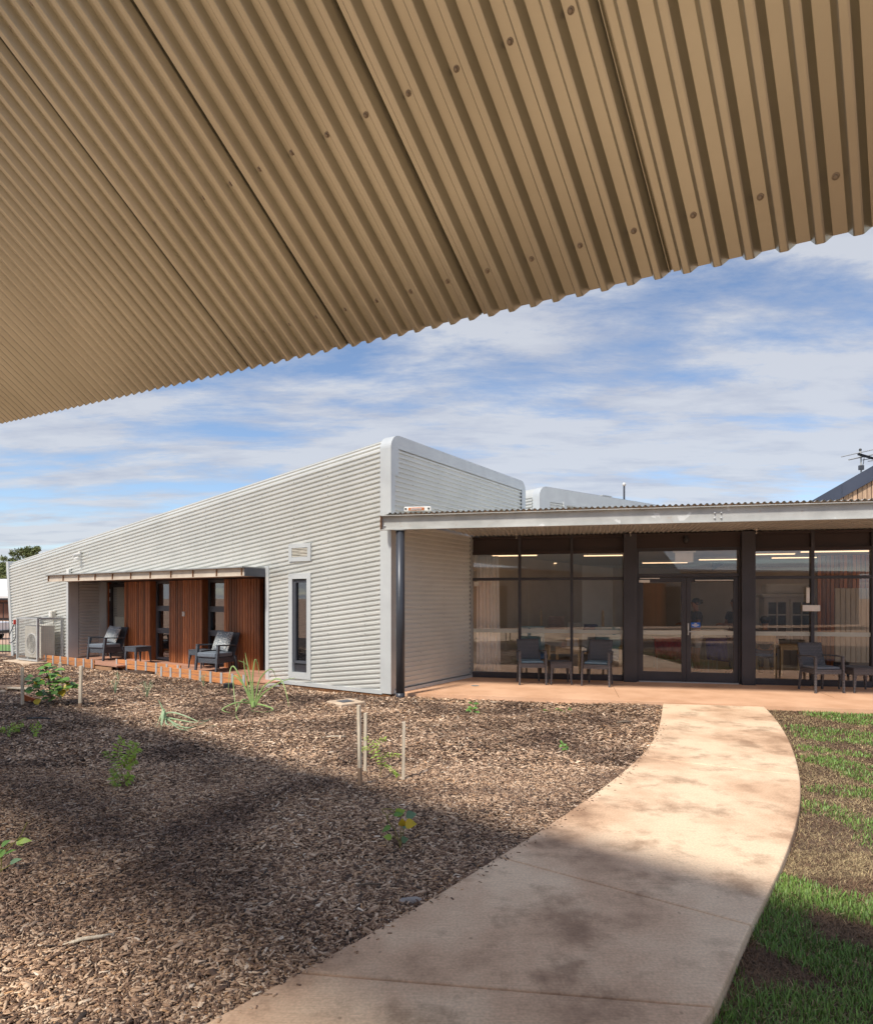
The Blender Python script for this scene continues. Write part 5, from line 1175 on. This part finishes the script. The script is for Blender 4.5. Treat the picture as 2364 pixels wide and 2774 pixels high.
# ------------------------------------------------------------------ woven outdoor furniture
def armchair(mtx, lab, cushion='cushion_blue'):
    t = thing('woven_armchair', lab, 'armchair', mtx, 'dark woven armchairs on the terrace')
    for sx in (-1, 1):
        MB().taper((sx * .262, -.262, 0), (sx * .252, -.245, .645), .016, .021, .018, .024).build('leg', 'wicker', t, bev=.004)
        MB().taper((sx * .225, .265, 0), (sx * .205, .215, .42), .016, .022).build('leg', 'wicker', t, bev=.004)
        a = MB(); p = [(sx * .252, -.265, .648), (sx * .256, -.1, .655), (sx * .252, .10, .648), (sx * .235, .265, .635)]
        for q, r_ in zip(p, p[1:]): a.bar(q, r_, .048, .024)
        a.build('arm', 'wicker', t, bev=.006)
        MB().bar((sx * .228, .20, .42), (sx * .228, .275, .645), .03, .04, up=(0, 1, 0)).build('back_post', 'wicker', t)
    s = MB(); s.box(-.235, .235, -.255, -.225, .335, .425).box(-.235, -.205, -.225, .21, .335, .425).box(.205, .235, -.225, .21, .335, .425).box(-.205, .205, .18, .21, .335, .425).box(-.205, .205, -.225, .18, .405, .42)
    s.build('seat', 'wicker', t, bev=.006)
    m = MB(); n = 10                                         # gently curved woven back
    for j in range(8):
        z = .43 + j * .063; yb = .185 + (z - .43) * .24
        for i in range(n + 1): u = -1 + 2 * i / n; m.v.append((u * (.215 + .012 * j / 7), yb + .03 * (1 - u * u), z))
    for j in range(7):
        for i in range(n): a_ = j * (n + 1) + i; m.f.append((a_, a_ + 1, a_ + n + 2, a_ + n + 1))
    b = m.build('backrest', 'wicker', t, smooth=True, recalc=False); b.modifiers.new('s', 'SOLIDIFY').thickness = .022
    box('seat_cushion', -.222, .222, -.235, .17, .425, .468, cushion, t, bev=.016)
    return t
def stool(mtx, lab, w=.44, h=.44, m_='wicker', grp='woven side tables on the terrace'):
    t = thing('woven_side_table', lab, 'side table', mtx, grp)
    for sx in (-1, 1):
        for sy in (-1, 1): MB().taper((sx * (w / 2 - .012), sy * (w / 2 - .012), 0), (sx * (w / 2 - .035), sy * (w / 2 - .035), h - .12), .011, .028).build('leg', m_, t, bev=.003)
    box('apron', -w / 2 + .004, w / 2 - .004, -w / 2 + .004, w / 2 - .004, h - .13, h - .02, m_, t, bev=.012); box('tabletop', -w / 2, w / 2, -w / 2, w / 2, h - .019, h, m_, t, bev=.008); return t
armchair(rotm((1.88, 12.42, 0), 2), 'left dark woven armchair on the terrace nearest the curtain', 'cushion_blue')
armchair(rotm((3.17, 12.18, 0), -31 + 6), 'dark woven armchair turned left beside the left door column', 'cushion_blue')
armchair(rotm((7.02, 11.36, 0), 3), 'dark woven armchair with grey cushion at the right end of the terrace', 'cushion_grey')
stool(rotm((2.46, 12.40, 0), -2), 'dark woven side table between the two left terrace armchairs', .43, .45); stool(rotm((7.74, 11.34, 0), -4), 'dark woven side table cut off by the right frame edge', .50, .45)

def lounge_out(mtx, lab, pat, clab):
    t = thing('deck_armchair', lab, 'armchair', mtx, 'low woven armchairs on the timber deck')
    for sx in (-1, 1):
        a = MB(); a.taper((sx * .31, -.34, 0), (sx * .31, -.27, .60), .022, .03, .024, .035); a.build('leg', 'wicker_blue', t, bev=.005)
        MB().taper((sx * .29, .34, 0), (sx * .29, .27, .34), .02, .03).build('leg', 'wicker_blue', t, bev=.005)
        a = MB(); a.bar((sx * .31, -.31, .61), (sx * .31, .28, .58), .06, .03); a.build('arm', 'wicker_blue', t, bev=.006)
    box('seat_frame', -.285, .285, -.30, .28, .20, .33, 'wicker_blue', t, bev=.008); box('seat_cushion', -.275, .275, -.335, .22, .335, .44, 'cushion_grey', t, bev=.025)
    MB().box(-.28, .28, -.02, .02, 0, .60).build('backrest', 'wicker_blue', t, bev=.006, mtx=Matrix.Translation((0, .24, .30)) @ Matrix.Rotation(rad(-20), 4, 'X'))
    m = MB(); n = 12                                        # puffed scatter cushion
    for s in (1, -1):
        for j in range(n + 1):
            for i in range(n + 1):
                u, v = -1 + 2 * i / n, -1 + 2 * j / n; pf = .085 * max(0, (1 - u ** 4) * (1 - v ** 4)) ** .6; k_ = 1 - .06 * (1 - abs(u)) * abs(v) - .0
                m.v.append((u * .25 * (1 - .05 * (1 - v * v)), s * pf, v * .24 * (1 - .05 * (1 - u * u))))
    for s in range(2):
        for j in range(n):
            for i in range(n): a_ = s * (n + 1) ** 2 + j * (n + 1) + i; m.f.append((a_, a_ + 1, a_ + n + 2, a_ + n + 1) if s else (a_ + n + 1, a_ + n + 2, a_ + 1, a_))
    c = m.build('scatter_cushion', pat, mtx=mtx @ Matrix.Translation((.02, .16, .68)) @ Matrix.Rotation(rad(-22), 4, 'X') @ Matrix.Rotation(rad(3), 4, 'Y'), smooth=True); tag(c, clab, 'cushion')
DZ = .03
lounge_out(ML @ rotm((tx(284, -.45) - .10, -.45, DZ), 180 + 8), 'low blue-black woven armchair at the far left end of the deck', 'cushion_leaf_dark', 'patterned grey cushion on the far left deck armchair')
lounge_out(ML @ rotm((tx(580, -.40) - .10, -.40, DZ), 180 + 8), 'low blue-black woven armchair on the deck near the narrow window', 'cushion_leaf', 'patterned pale cushion on the nearer deck armchair')
stool(ML @ rotm((tx(374, -.36), -.36, DZ), 4), 'dark woven side table right of the far deck armchair', .46, .44, 'wicker_blue', 'woven side tables on the deck'); stool(ML @ rotm((tx(548, -.62), -.62, DZ), 4), 'dark woven side table half hidden left of the nearer deck armchair', .46, .44, 'wicker_blue', 'woven side tables on the deck')

# ------------------------------------------------------------------ garden bed: stakes, plants, lid, small things
def gz(p): return float(hgt(np.array(p.x), np.array(p.y)))
def gpm(x, y):
    p = gp(x, y, -.05); p = gp(x, y, gz(p)); return p
def onray(p, a, b, dy=0):      # point on a photo ray at the plant's distance, never below the mulch
    q = at(a, b, p.y + dy)
    if b > HY + 40 and q.z < gz(q) + .012: q = gpm(a, b) + Vector((0, 0, .014))
    return q - p
def stake(x, yb, yt, lab, grp, tilt=0, dirt=.0):
    p = gpm(x, yb); h = (yb - yt) / F * p.y; t = thing('timber_stake', lab, 'stake', Matrix.Translation(p) @ Matrix.Rotation(rad(tilt), 4, 'Y') @ Matrix.Rotation(rad(random.uniform(-25, 25)), 4, 'Z'), grp); w = .015 if x > 500 else .021
    MB().taper((0, 0, max(dirt, 0)), (0, 0, h), w, w).build('shaft', 'stake', t, bev=.002); MB().taper((0, 0, -.08), (0, 0, max(dirt, .01)), w * 1.02, w * 1.02).build('muddy_foot', 'wood_mat', t); return t
stake(975, 2130, 1911, 'tallest of three pale timber stakes in the middle of the mulch', 'stakes in the middle of the mulch', -.8, .17); stake(989, 2097, 1932, 'pale timber stake just behind the tallest one in the mulch', 'stakes in the middle of the mulch', .3, .03); stake(1092, 2114, 1956, 'rightmost of three pale timber stakes in the middle of the mulch', 'stakes in the middle of the mulch', .6, 0)
stake(61, 1915, 1809, 'left grey stake beside the broad leaved sapling', 'stakes around the broad leaved sapling', -.3, .04); stake(163, 1897, 1795, 'pale stake behind the broad leaved sapling', 'stakes around the broad leaved sapling', 0, 0); stake(217, 1915, 1804, 'right leaning stake of the broad leaved sapling', 'stakes around the broad leaved sapling', 1.5, .06)
# leaf shapes
def leaf_fan(m, c, ax, up, L, Wd, cup=.12, n=7, heart=False):
    ax, up = Vector(ax).normalized(), Vector(up); sd_ = ax.cross(up).normalized(); up = sd_.cross(ax).normalized(); c = Vector(c); b0 = len(m.v)
    prof = [math.sin(math.pi * min(1, (i / n) ** (.62 if heart else .85))) for i in range(n + 1)]
    for i in range(n + 1):
        t = i / n; z = -cup * L * (t - .4) ** 2 * 2; w_ = prof[i] * Wd / 2 + (.0008)
        for s in (-1, 0, 1): m.v.append(c + ax * L * t + sd_ * w_ * s + up * (z + (cup * .5 * w_ if s else 0)))
    for i in range(n):
        for s in (0, 1): a = b0 + i * 3 + s; m.f.append((a, a + 1, a + 4, a + 3))
def sapling():
    p = gpm(139, 1909); t = thing('broad_leaf_sapling', 'young tree with round green and yellow leaves at the left', 'sapling', Matrix.Translation(p)); r = random.Random(4); s = MB(); tips = []
    s.tube([(0, 0, -.03), (-.02, 0, .18), (-.05, .01, .42), (-.13, 0, .68)], [.012, .011, .009, .005], 7)
    for x, z in ((.30, .44), (.20, .30), (.38, .36), (-.22, .30), (-.26, .48), (.08, .50), (-.02, .62), (-.16, .2), (.14, .22)):
        e = Vector((x, r.uniform(-.18, .18), z)); b_ = Vector((-.03, 0, z * .55)); s.tube([b_, b_.lerp(e, .5) + Vector((0, 0, .03)), e], [.007, .005, .003], 5); tips += [b_.lerp(e, k) for k in (.45, .7, .9, 1)]
    s.build('trunk', 'bark', t); G, Y = MB(), MB(); tips += [Vector((-.13, 0, .68)), Vector((-.1, 0, .6)), Vector((-.08, 0, .5))]
    for e in tips:
        for q in range(3):
            a = r.uniform(0, 6.28); ax = Vector((math.cos(a), math.sin(a), r.uniform(-.7, .1))); L = r.uniform(.075, .135); leaf_fan(Y if r.random() < .12 else G, e + Vector((r.gauss(0, .035), r.gauss(0, .035), r.gauss(0, .025))), ax, (0, -.4, 1), L, L * .95, heart=True)
    for x, z in ((-.20, .05), (-.22, .4), (.22, .2), (.30, .3)): leaf_fan(Y, (x, -.05, z + .06), (.2, -.4, -.8), (0, -1, .4), .13, .12, heart=True)
    tag(G.build('crown', 'green_leaf', t, recalc=False), 'green round leaves'); tag(Y.build('yellow_leaves', 'yellow_leaf', t, recalc=False), 'yellow round leaves')
sapling()
def round_plant(x, y, lab, leaves, stems, sc=1.0):
    p = gpm(x, y); t = thing('round_leaf_seedling', lab, 'seedling', Matrix.Translation(p)); s = MB(); k = p.y / F
    P = lambda a, b, dy=0: Vector(((a - x) * k, dy, (y - b) * k))
    for pts in stems: s.tube(resample([P(*q) for q in pts], 4), .0035, 6)
    s.build('stem', 'stem', t)
    for a, b, dy, L, Wd, ax, up, mt in leaves: 
        m = MB(); m_ax = Vector(ax); leaf_fan(m, P(a, b, dy), m_ax, up, L, Wd, heart=True, n=9); m.build('leaf', mt, t, smooth=True, recalc=False)
round_plant(1086, 2297, 'seedling with round yellow and blue-green leaves beside the path', [
    (1090, 2240, .0, .07, .062, (0, -.35, .9), (0, -1, -.3), 'yellow_leaf'), (1097, 2229, -.02, .085, .07, (1, -.2, .05), (0, -.8, .5), 'yellow_leaf'), (1098, 2216, .04, .08, .065, (.95, .1, .15), (0, -.7, .6), 'blue_leaf'), (1070, 2208, .02, .075, .06, (.8, 0, .3), (0, -1, .3), 'lime_leaf'), (1066, 2206, -.01, .07, .036, (.95, -.1, .15), (0, -.6, .7), 'green_leaf'),
    (1057, 2237, .0, .075, .035, (-.8, -.2, -.55), (.2, -.6, .7), 'green_leaf'), (1062, 2266, -.02, .062, .042, (-.95, -.1, .12), (0, -.8, .5), 'lime_leaf'), (1087, 2272, -.03, .055, .05, (.75, -.2, .2), (0, -1, .2), 'blue_leaf'), (1090, 2244, .02, .04, .03, (.9, 0, .1), (0, -.5, .8), 'blue_leaf')],
    [[(1084, 2300), (1078, 2272), (1066, 2243), (1050, 2224), (1046, 2208), (1036, 2200), (1040, 2192), (1060, 2193), (1068, 2200)], [(1081, 2280), (1070, 2268), (1062, 2265)], [(1084, 2300), (1085, 2260), (1088, 2240)], [(1085, 2295), (1090, 2262), (1094, 2246)], [(1052, 2228), (1050, 2212), (1056, 2205), (1066, 2206)]])
round_plant(4, 2366, 'green seedling with oval leaves cut by the left frame edge', [
    (26, 2338, 0, .085, .034, (.9, -.1, .35), (0, -.7, .7), 'blue_leaf'), (46, 2279, 0, .09, .040, (1, 0, .05), (0, -.8, .6), 'lime_leaf'), (2, 2292, 0, .07, .035, (.8, 0, .5), (0, -.7, .7), 'green_leaf'), (14, 2312, 0, .07, .026, (.9, 0, .35), (0, -.5, .9), 'green_leaf'), (-6, 2318, 0, .07, .05, (.7, 0, .4), (0, -.8, .6), 'green_leaf'), (46, 2279, .0, .05, .03, (.8, -.1, -.5), (0, -.8, .6), 'lime_leaf')],
    [[(3, 2370), (4, 2336), (10, 2314), (40, 2282), (58, 2262), (66, 2244), (74, 2228)], [(3, 2358), (18, 2350), (30, 2342)], [(12, 2302), (20, 2292), (34, 2284)], [(4, 2336), (-4, 2310), (4, 2296)]])
# fern-leaved wattle sapling
def pinnate(x, y, lab, fronds, mt, nm='wattle_seedling', n=8, Lf=.05, Wf=.014):
    p = gpm(x, y); t = thing(nm, lab, 'seedling', Matrix.Translation(p)); k = p.y / F; P = lambda a, b, dy=0: onray(p, a, b, dy); s = MB(); r = random.Random(int(x))
    G = MB()
    for fr in fronds:
        pts = resample([P(*q) for q in fr], 5); s.tube(pts, .0025, 5)
        m0 = len(pts) // 3
        for i in range(m0, len(pts), max(1, (len(pts) - m0) // n)):
            d = (pts[min(i + 1, len(pts) - 1)] - pts[i - 1]).normalized(); 
            for sgn in (-1, 1):
                ax = d * .55 + Vector((-d.z * sgn, r.uniform(-.5, .5), d.x * sgn)) * .8 + Vector((0, -.1, -.35)); leaf_fan(G, pts[i], ax, (0, -.6, .8), Lf * r.uniform(.7, 1.2), Wf * r.uniform(.8, 1.2), cup=.3, n=4)
    s.build('stem', 'stem', t); G.build('foliage', mt, t, recalc=False)
pinnate(332, 2131, 'bright green fern-leaved wattle seedling in the left mulch', [[(332, 2131), (330, 2080), (318, 2040), (330, 2004, -.02)], [(331, 2100), (312, 2062, .03), (290, 2036, -.04)], [(331, 2090), (345, 2052, -.03), (372, 2026, .03)], [(331, 2075), (352, 2045, .04), (362, 2014, .05)], [(331, 2110), (318, 2098, -.05), (306, 2082, -.06)], [(332, 2128), (345, 2112, -.05), (352, 2100, -.06)], [(332, 2128), (318, 2122, -.06), (306, 2106, -.07)], [(331, 2085), (345, 2072, -.06), (366, 2058, -.05)]], 'lime_leaf', n=7, Lf=.058, Wf=.017)
pinnate(1029, 2112, 'delicate feathery seedling standing between the three stakes', [[(1029, 2112), (1032, 2070), (1020, 2030), (990, 1998)], [(1031, 2080), (1042, 2045), (1078, 2046)], [(1032, 2066), (1020, 2016, .05), (1042, 2002, .1)], [(1030, 2096), (1040, 2072), (1066, 2090, -.05), (1076, 2100, -.05)], [(1030, 2085), (1000, 2030, .05), (978, 2030, .06)]], 'lime_leaf', n=6, Lf=.035, Wf=.010)
pinnate(18, 1990, 'low feathery green spray at the left frame edge', [[(18, 1992), (10, 1978), (-8, 1980)], [(20, 1992), (30, 1968), (60, 1958)], [(20, 1992), (22, 1982), (24, 1996, -.1)], [(18, 1990), (40, 1975, .1), (52, 1974, .1)]], 'lime_leaf', n=5, Lf=.06, Wf=.016)
pinnate(95, 1992, 'small yellowing seedling beside the low feathery spray', [[(95, 1994), (92, 1976), (82, 1968)], [(95, 1994), (100, 1972), (108, 1962)], [(95, 1994), (96, 1982, -.06), (96, 1990, -.1)]], 'lime_leaf', n=4, Lf=.06, Wf=.022)
pinnate(1278, 1930, 'tiny seedling with two upright yellowish leaves near the terrace edge', [[(1278, 1930), (1276, 1918), (1266, 1928, -.06)], [(1278, 1930), (1280, 1912), (1282, 1900)], [(1278, 1930), (1288, 1924), (1292, 1930, -.05)]], 'green_leaf', n=2, Lf=.09, Wf=.04)
pinnate(1527, 2030, 'tiny green seedling in the mulch left of the path', [[(1527, 2030), (1524, 2018), (1520, 2016)], [(1527, 2030), (1532, 2020), (1536, 2022, -.05)], [(1527, 2030), (1528, 2026, -.06), (1526, 2032, -.08)]], 'green_leaf', n=2, Lf=.05, Wf=.024)
pinnate(1500, 1926, 'sparse low green seedling left of the path start', [[(1488, 1930), (1480, 1924), (1474, 1926)], [(1500, 1928), (1510, 1920), (1530, 1930)], [(1536, 1928), (1540, 1918), (1544, 1924)]], 'green_leaf', n=3, Lf=.04, Wf=.02)
# strappy lilies
def strap(x, y, lab, blades_, mt, wd=.021):
    p = gpm(x, y); t = thing('strap_leaf_lily', lab, 'lily', Matrix.Translation(p)); k = p.y / F
    for bl_ in blades_:
        pts = resample([onray(p, *q) for q in bl_], 5); m = MB(); n = len(pts)
        for i, c in enumerate(pts):
            d = (pts[min(i + 1, n - 1)] - pts[max(i - 1, 0)]).normalized(); sd_ = d.cross(Vector((.25, -1, .15))).normalized(); w_ = wd * (1 - (i / (n - 1)) ** 2.2) * .5 + .0015
            fo = d.cross(sd_) * w_ * .35
            m.v += [c - sd_ * w_ + fo, c - fo * .5, c + sd_ * w_ + fo]
        for i in range(n - 1): m.f += [(3 * i, 3 * i + 1, 3 * i + 4, 3 * i + 3), (3 * i + 1, 3 * i + 2, 3 * i + 5, 3 * i + 4)]
        m.build('leaf', mt, t, smooth=True, recalc=False)
    b = MB(); b.lathe([(.03, -.02), (.035, .03), (.025, .10)], 10); b.build('leaf_base', mt, t)
strap(686, 1918, 'tall strappy green lily in front of the narrow window', [
    [(684, 1915), (672, 1860), (662, 1810), (660, 1784)], [(686, 1915), (680, 1860), (672, 1812), (662, 1796, -.05), (645, 1790, -.08)], [(688, 1915), (684, 1850), (688, 1800), (693, 1787), (700, 1810, .05), (702, 1835, .06)], [(684, 1915), (664, 1865), (640, 1815), (628, 1806), (621, 1830, -.1), (618, 1880, -.12)],
    [(684, 1915), (668, 1870), (645, 1838), (632, 1834), (634, 1880, -.1), (640, 1930, -.14)], [(690, 1915), (700, 1850), (720, 1820), (738, 1815), (748, 1840, .08)], [(690, 1915), (710, 1866), (745, 1840), (765, 1848, -.02), (778, 1890, -.1), (782, 1916, -.12)], [(690, 1915), (712, 1880), (760, 1848), (800, 1836)], [(688, 1912), (680, 1906), (640, 1904, -.2), (604, 1920, -.25), (608, 1930, -.3), (626, 1934, -.32)],
    [(690, 1914), (700, 1908), (735, 1918, -.15), (736, 1928, -.22), (715, 1932, -.25), (680, 1928, -.25)], [(686, 1915), (660, 1895, -.1), (640, 1924, -.25), (640, 1945, -.3), (650, 1956, -.32)], [(686, 1915), (676, 1830), (668, 1790), (664, 1768)]], 'strap_leaf')
strap(444, 1950, 'collapsed pale strappy lily lying on the mulch', [
    [(446, 1945), (444, 1922), (430, 1955, -.1), (419, 1984, -.2)], [(447, 1945), (442, 1920), (436, 1960, -.1), (430, 1982, -.2)], [(446, 1945), (444, 1925), (438, 1965, -.1), (436, 1982, -.2)], [(444, 1945), (438, 1915), (428, 1896)], [(448, 1945), (452, 1932), (480, 1933), (530, 1955), (552, 1971, -.1)], [(448, 1945), (455, 1950), (480, 1975, -.15), (512, 1982, -.2)], [(448, 1945), (460, 1946), (510, 1958), (585, 1970, -.05)], [(448, 1945), (452, 1966, -.1), (490, 1967, -.1), (560, 1950)], [(450, 1950), (500, 1975, -.2), (540, 1965, -.1), (575, 1945)]], 'strap_pale')
# wispy grass tufts
def tuft(x, y, h, lab, n=14, sp=.12):
    p = gpm(x, y); t = thing('grass_tuft', lab, 'grass tuft', Matrix.Translation(p), 'wispy grass tufts near the deck'); r = random.Random(int(x)); m = MB()
    for i in range(n):
        a = r.uniform(0, 6.28); e = Vector((math.cos(a) * sp * r.uniform(.3, 1), math.sin(a) * sp * r.uniform(.3, 1), h * r.uniform(.6, 1.1))); m.tube([(0, 0, -.01), (e.x * .35, e.y * .35, e.z * .6), (e.x, e.y, e.z), (e.x * 1.4, e.y * 1.4, e.z * .8)], [.003, .0028, .002, .001], 4)
    m.build('blades', 'strap_pale', t)
tuft(552, 1862, .28, 'wispy grass tuft below the nearest timber edging'); tuft(312, 1880, .25, 'pale wispy grass tuft left of the bigger one in the mid mulch'); tuft(398, 1890, .30, 'wider wispy grass tuft in the mulch below the middle edging', 18, .16); tuft(320, 1842, .18, 'smallest wispy grass tuft nearest the middle edging', 9, .1)
# pit lid, brick, plank mat, stones, black block, bark sticks
pt = gpm(937, 1905); lid = thing('pit_lid', 'square concrete pit collar with grey cover lying in the mulch', 'pit lid', Matrix.Translation((pt.x, pt.y, pt.z + .0)) @ Matrix.Rotation(rad(40), 4, 'Z'))
box('collar', -.235, .235, -.235, .235, -.03, .03, 'conc_pale', lid, bev=.01); box('cover', -.12, .10, -.10, .12, .031, .038, 'frame_grey', lid)
pt = gpm(76, 1900); bk_ = MB().box(-.11, .11, -.055, .055, -.03, .05).build('brick', 'brick', mtx=Matrix.Translation(pt + Vector((0, 0, .03))) @ Matrix.Rotation(rad(35), 4, 'Z') @ Matrix.Rotation(rad(28), 4, 'Y'), bev=.006); tag(bk_, 'broken orange brick half buried beside the left stake', 'brick')
pt = gpm(20, 1868); mt_ = thing('slatted_mat', 'weathered slatted timber mat lying at the left frame edge', 'mat', Matrix.Translation(pt + Vector((0, 0, .02))) @ Matrix.Rotation(rad(8), 4, 'Z'))
for j in range(14): box('slat', -.7 + j * .085, -.7 + j * .085 + .06, -.22, .22, 0, .035, 'timber_grey', mt_, bev=.006)
for y_ in (-.17, .14): box('bearer', -.72, .5, y_, y_ + .05, -.04, -.001, 'timber_grey', mt_)
pt = gpm(70, 1868); pk = MB().box(-.32, .32, -.03, .03, 0, .03).build('loose_plank', 'stake', mtx=Matrix.Translation(pt + Vector((0, -.1, .02))) @ Matrix.Rotation(rad(-12), 4, 'Z'), bev=.004); tag(pk, 'pale loose plank lying beside the slatted mat', 'plank')
pt = gpm(620, 1864); bb_ = MB().box(-.09, .09, -.06, .06, 0, .10).build('plastic_block', 'black_plastic', mtx=Matrix.Translation(pt), bev=.012); tag(bb_, 'black plastic block at the foot of the nearest edging', 'block')
for q in (-.045, .0, .045): MB().box(q - .012, q + .012, -.066, -.061, .02, .08).build('rib', 'black_plastic', bb_)
def rock(x, y, sx, sy, sz, lab, m_='stone'):
    p = gpm(x, y); bm = bmesh.new(); bmesh.ops.create_icosphere(bm, subdivisions=3, radius=1)
    for v in bm.verts: v.co *= 1 + .35 * mnoise.noise(v.co * 1.6 + Vector((x, y, 0))); v.co = Vector((v.co.x * sx, v.co.y * sy, v.co.z * sz))
    o = bm_obj('rock', bm, m_); o.matrix_basis = Matrix.Translation(p + Vector((0, 0, sz * .3))); tag(o, lab, 'rock')
rock(736, 1862, .15, .09, .06, 'pale flat rock at the foot of the silver wall'); rock(1112, 2446, .07, .035, .022, 'pale stone lying on the mulch at the path edge'); rock(8, 1878, .06, .05, .05, 'small white stone at the left frame edge', 'conc_pale')
def stick(x, y, L, deg, lab, m_='bark', r=.008):
    p = gpm(x, y); o = MB().tube([(-L / 2, 0, 0), (-L * .1, .01 * L, .012), (L * .25, -.02 * L, .01), (L / 2, .01, .004)], [r * .7, r, r * .9, r * .5], 7).build('stick', m_, mtx=Matrix.Translation(p + Vector((0, 0, .012))) @ Matrix.Rotation(rad(deg), 4, 'Z'), smooth=True); tag(o, lab, 'stick')
stick(238, 2555, .22, 24, 'long pale splinter of wood in the left foreground mulch', 'stake', .010); stick(1000, 2405, .14, 4, 'dark stick lying on the mulch left of the path', 'bark', .006); stick(110, 1950, .42, -4, 'long black stick in the mulch below the left sapling', 'black_plastic', .012); stick(1690, 1960, .22, 8, 'dark bark piece in the mulch near the path start', 'bark', .018); stick(905, 2000, .3, 6, 'pale stick lying left of the stakes', 'stake', .009)
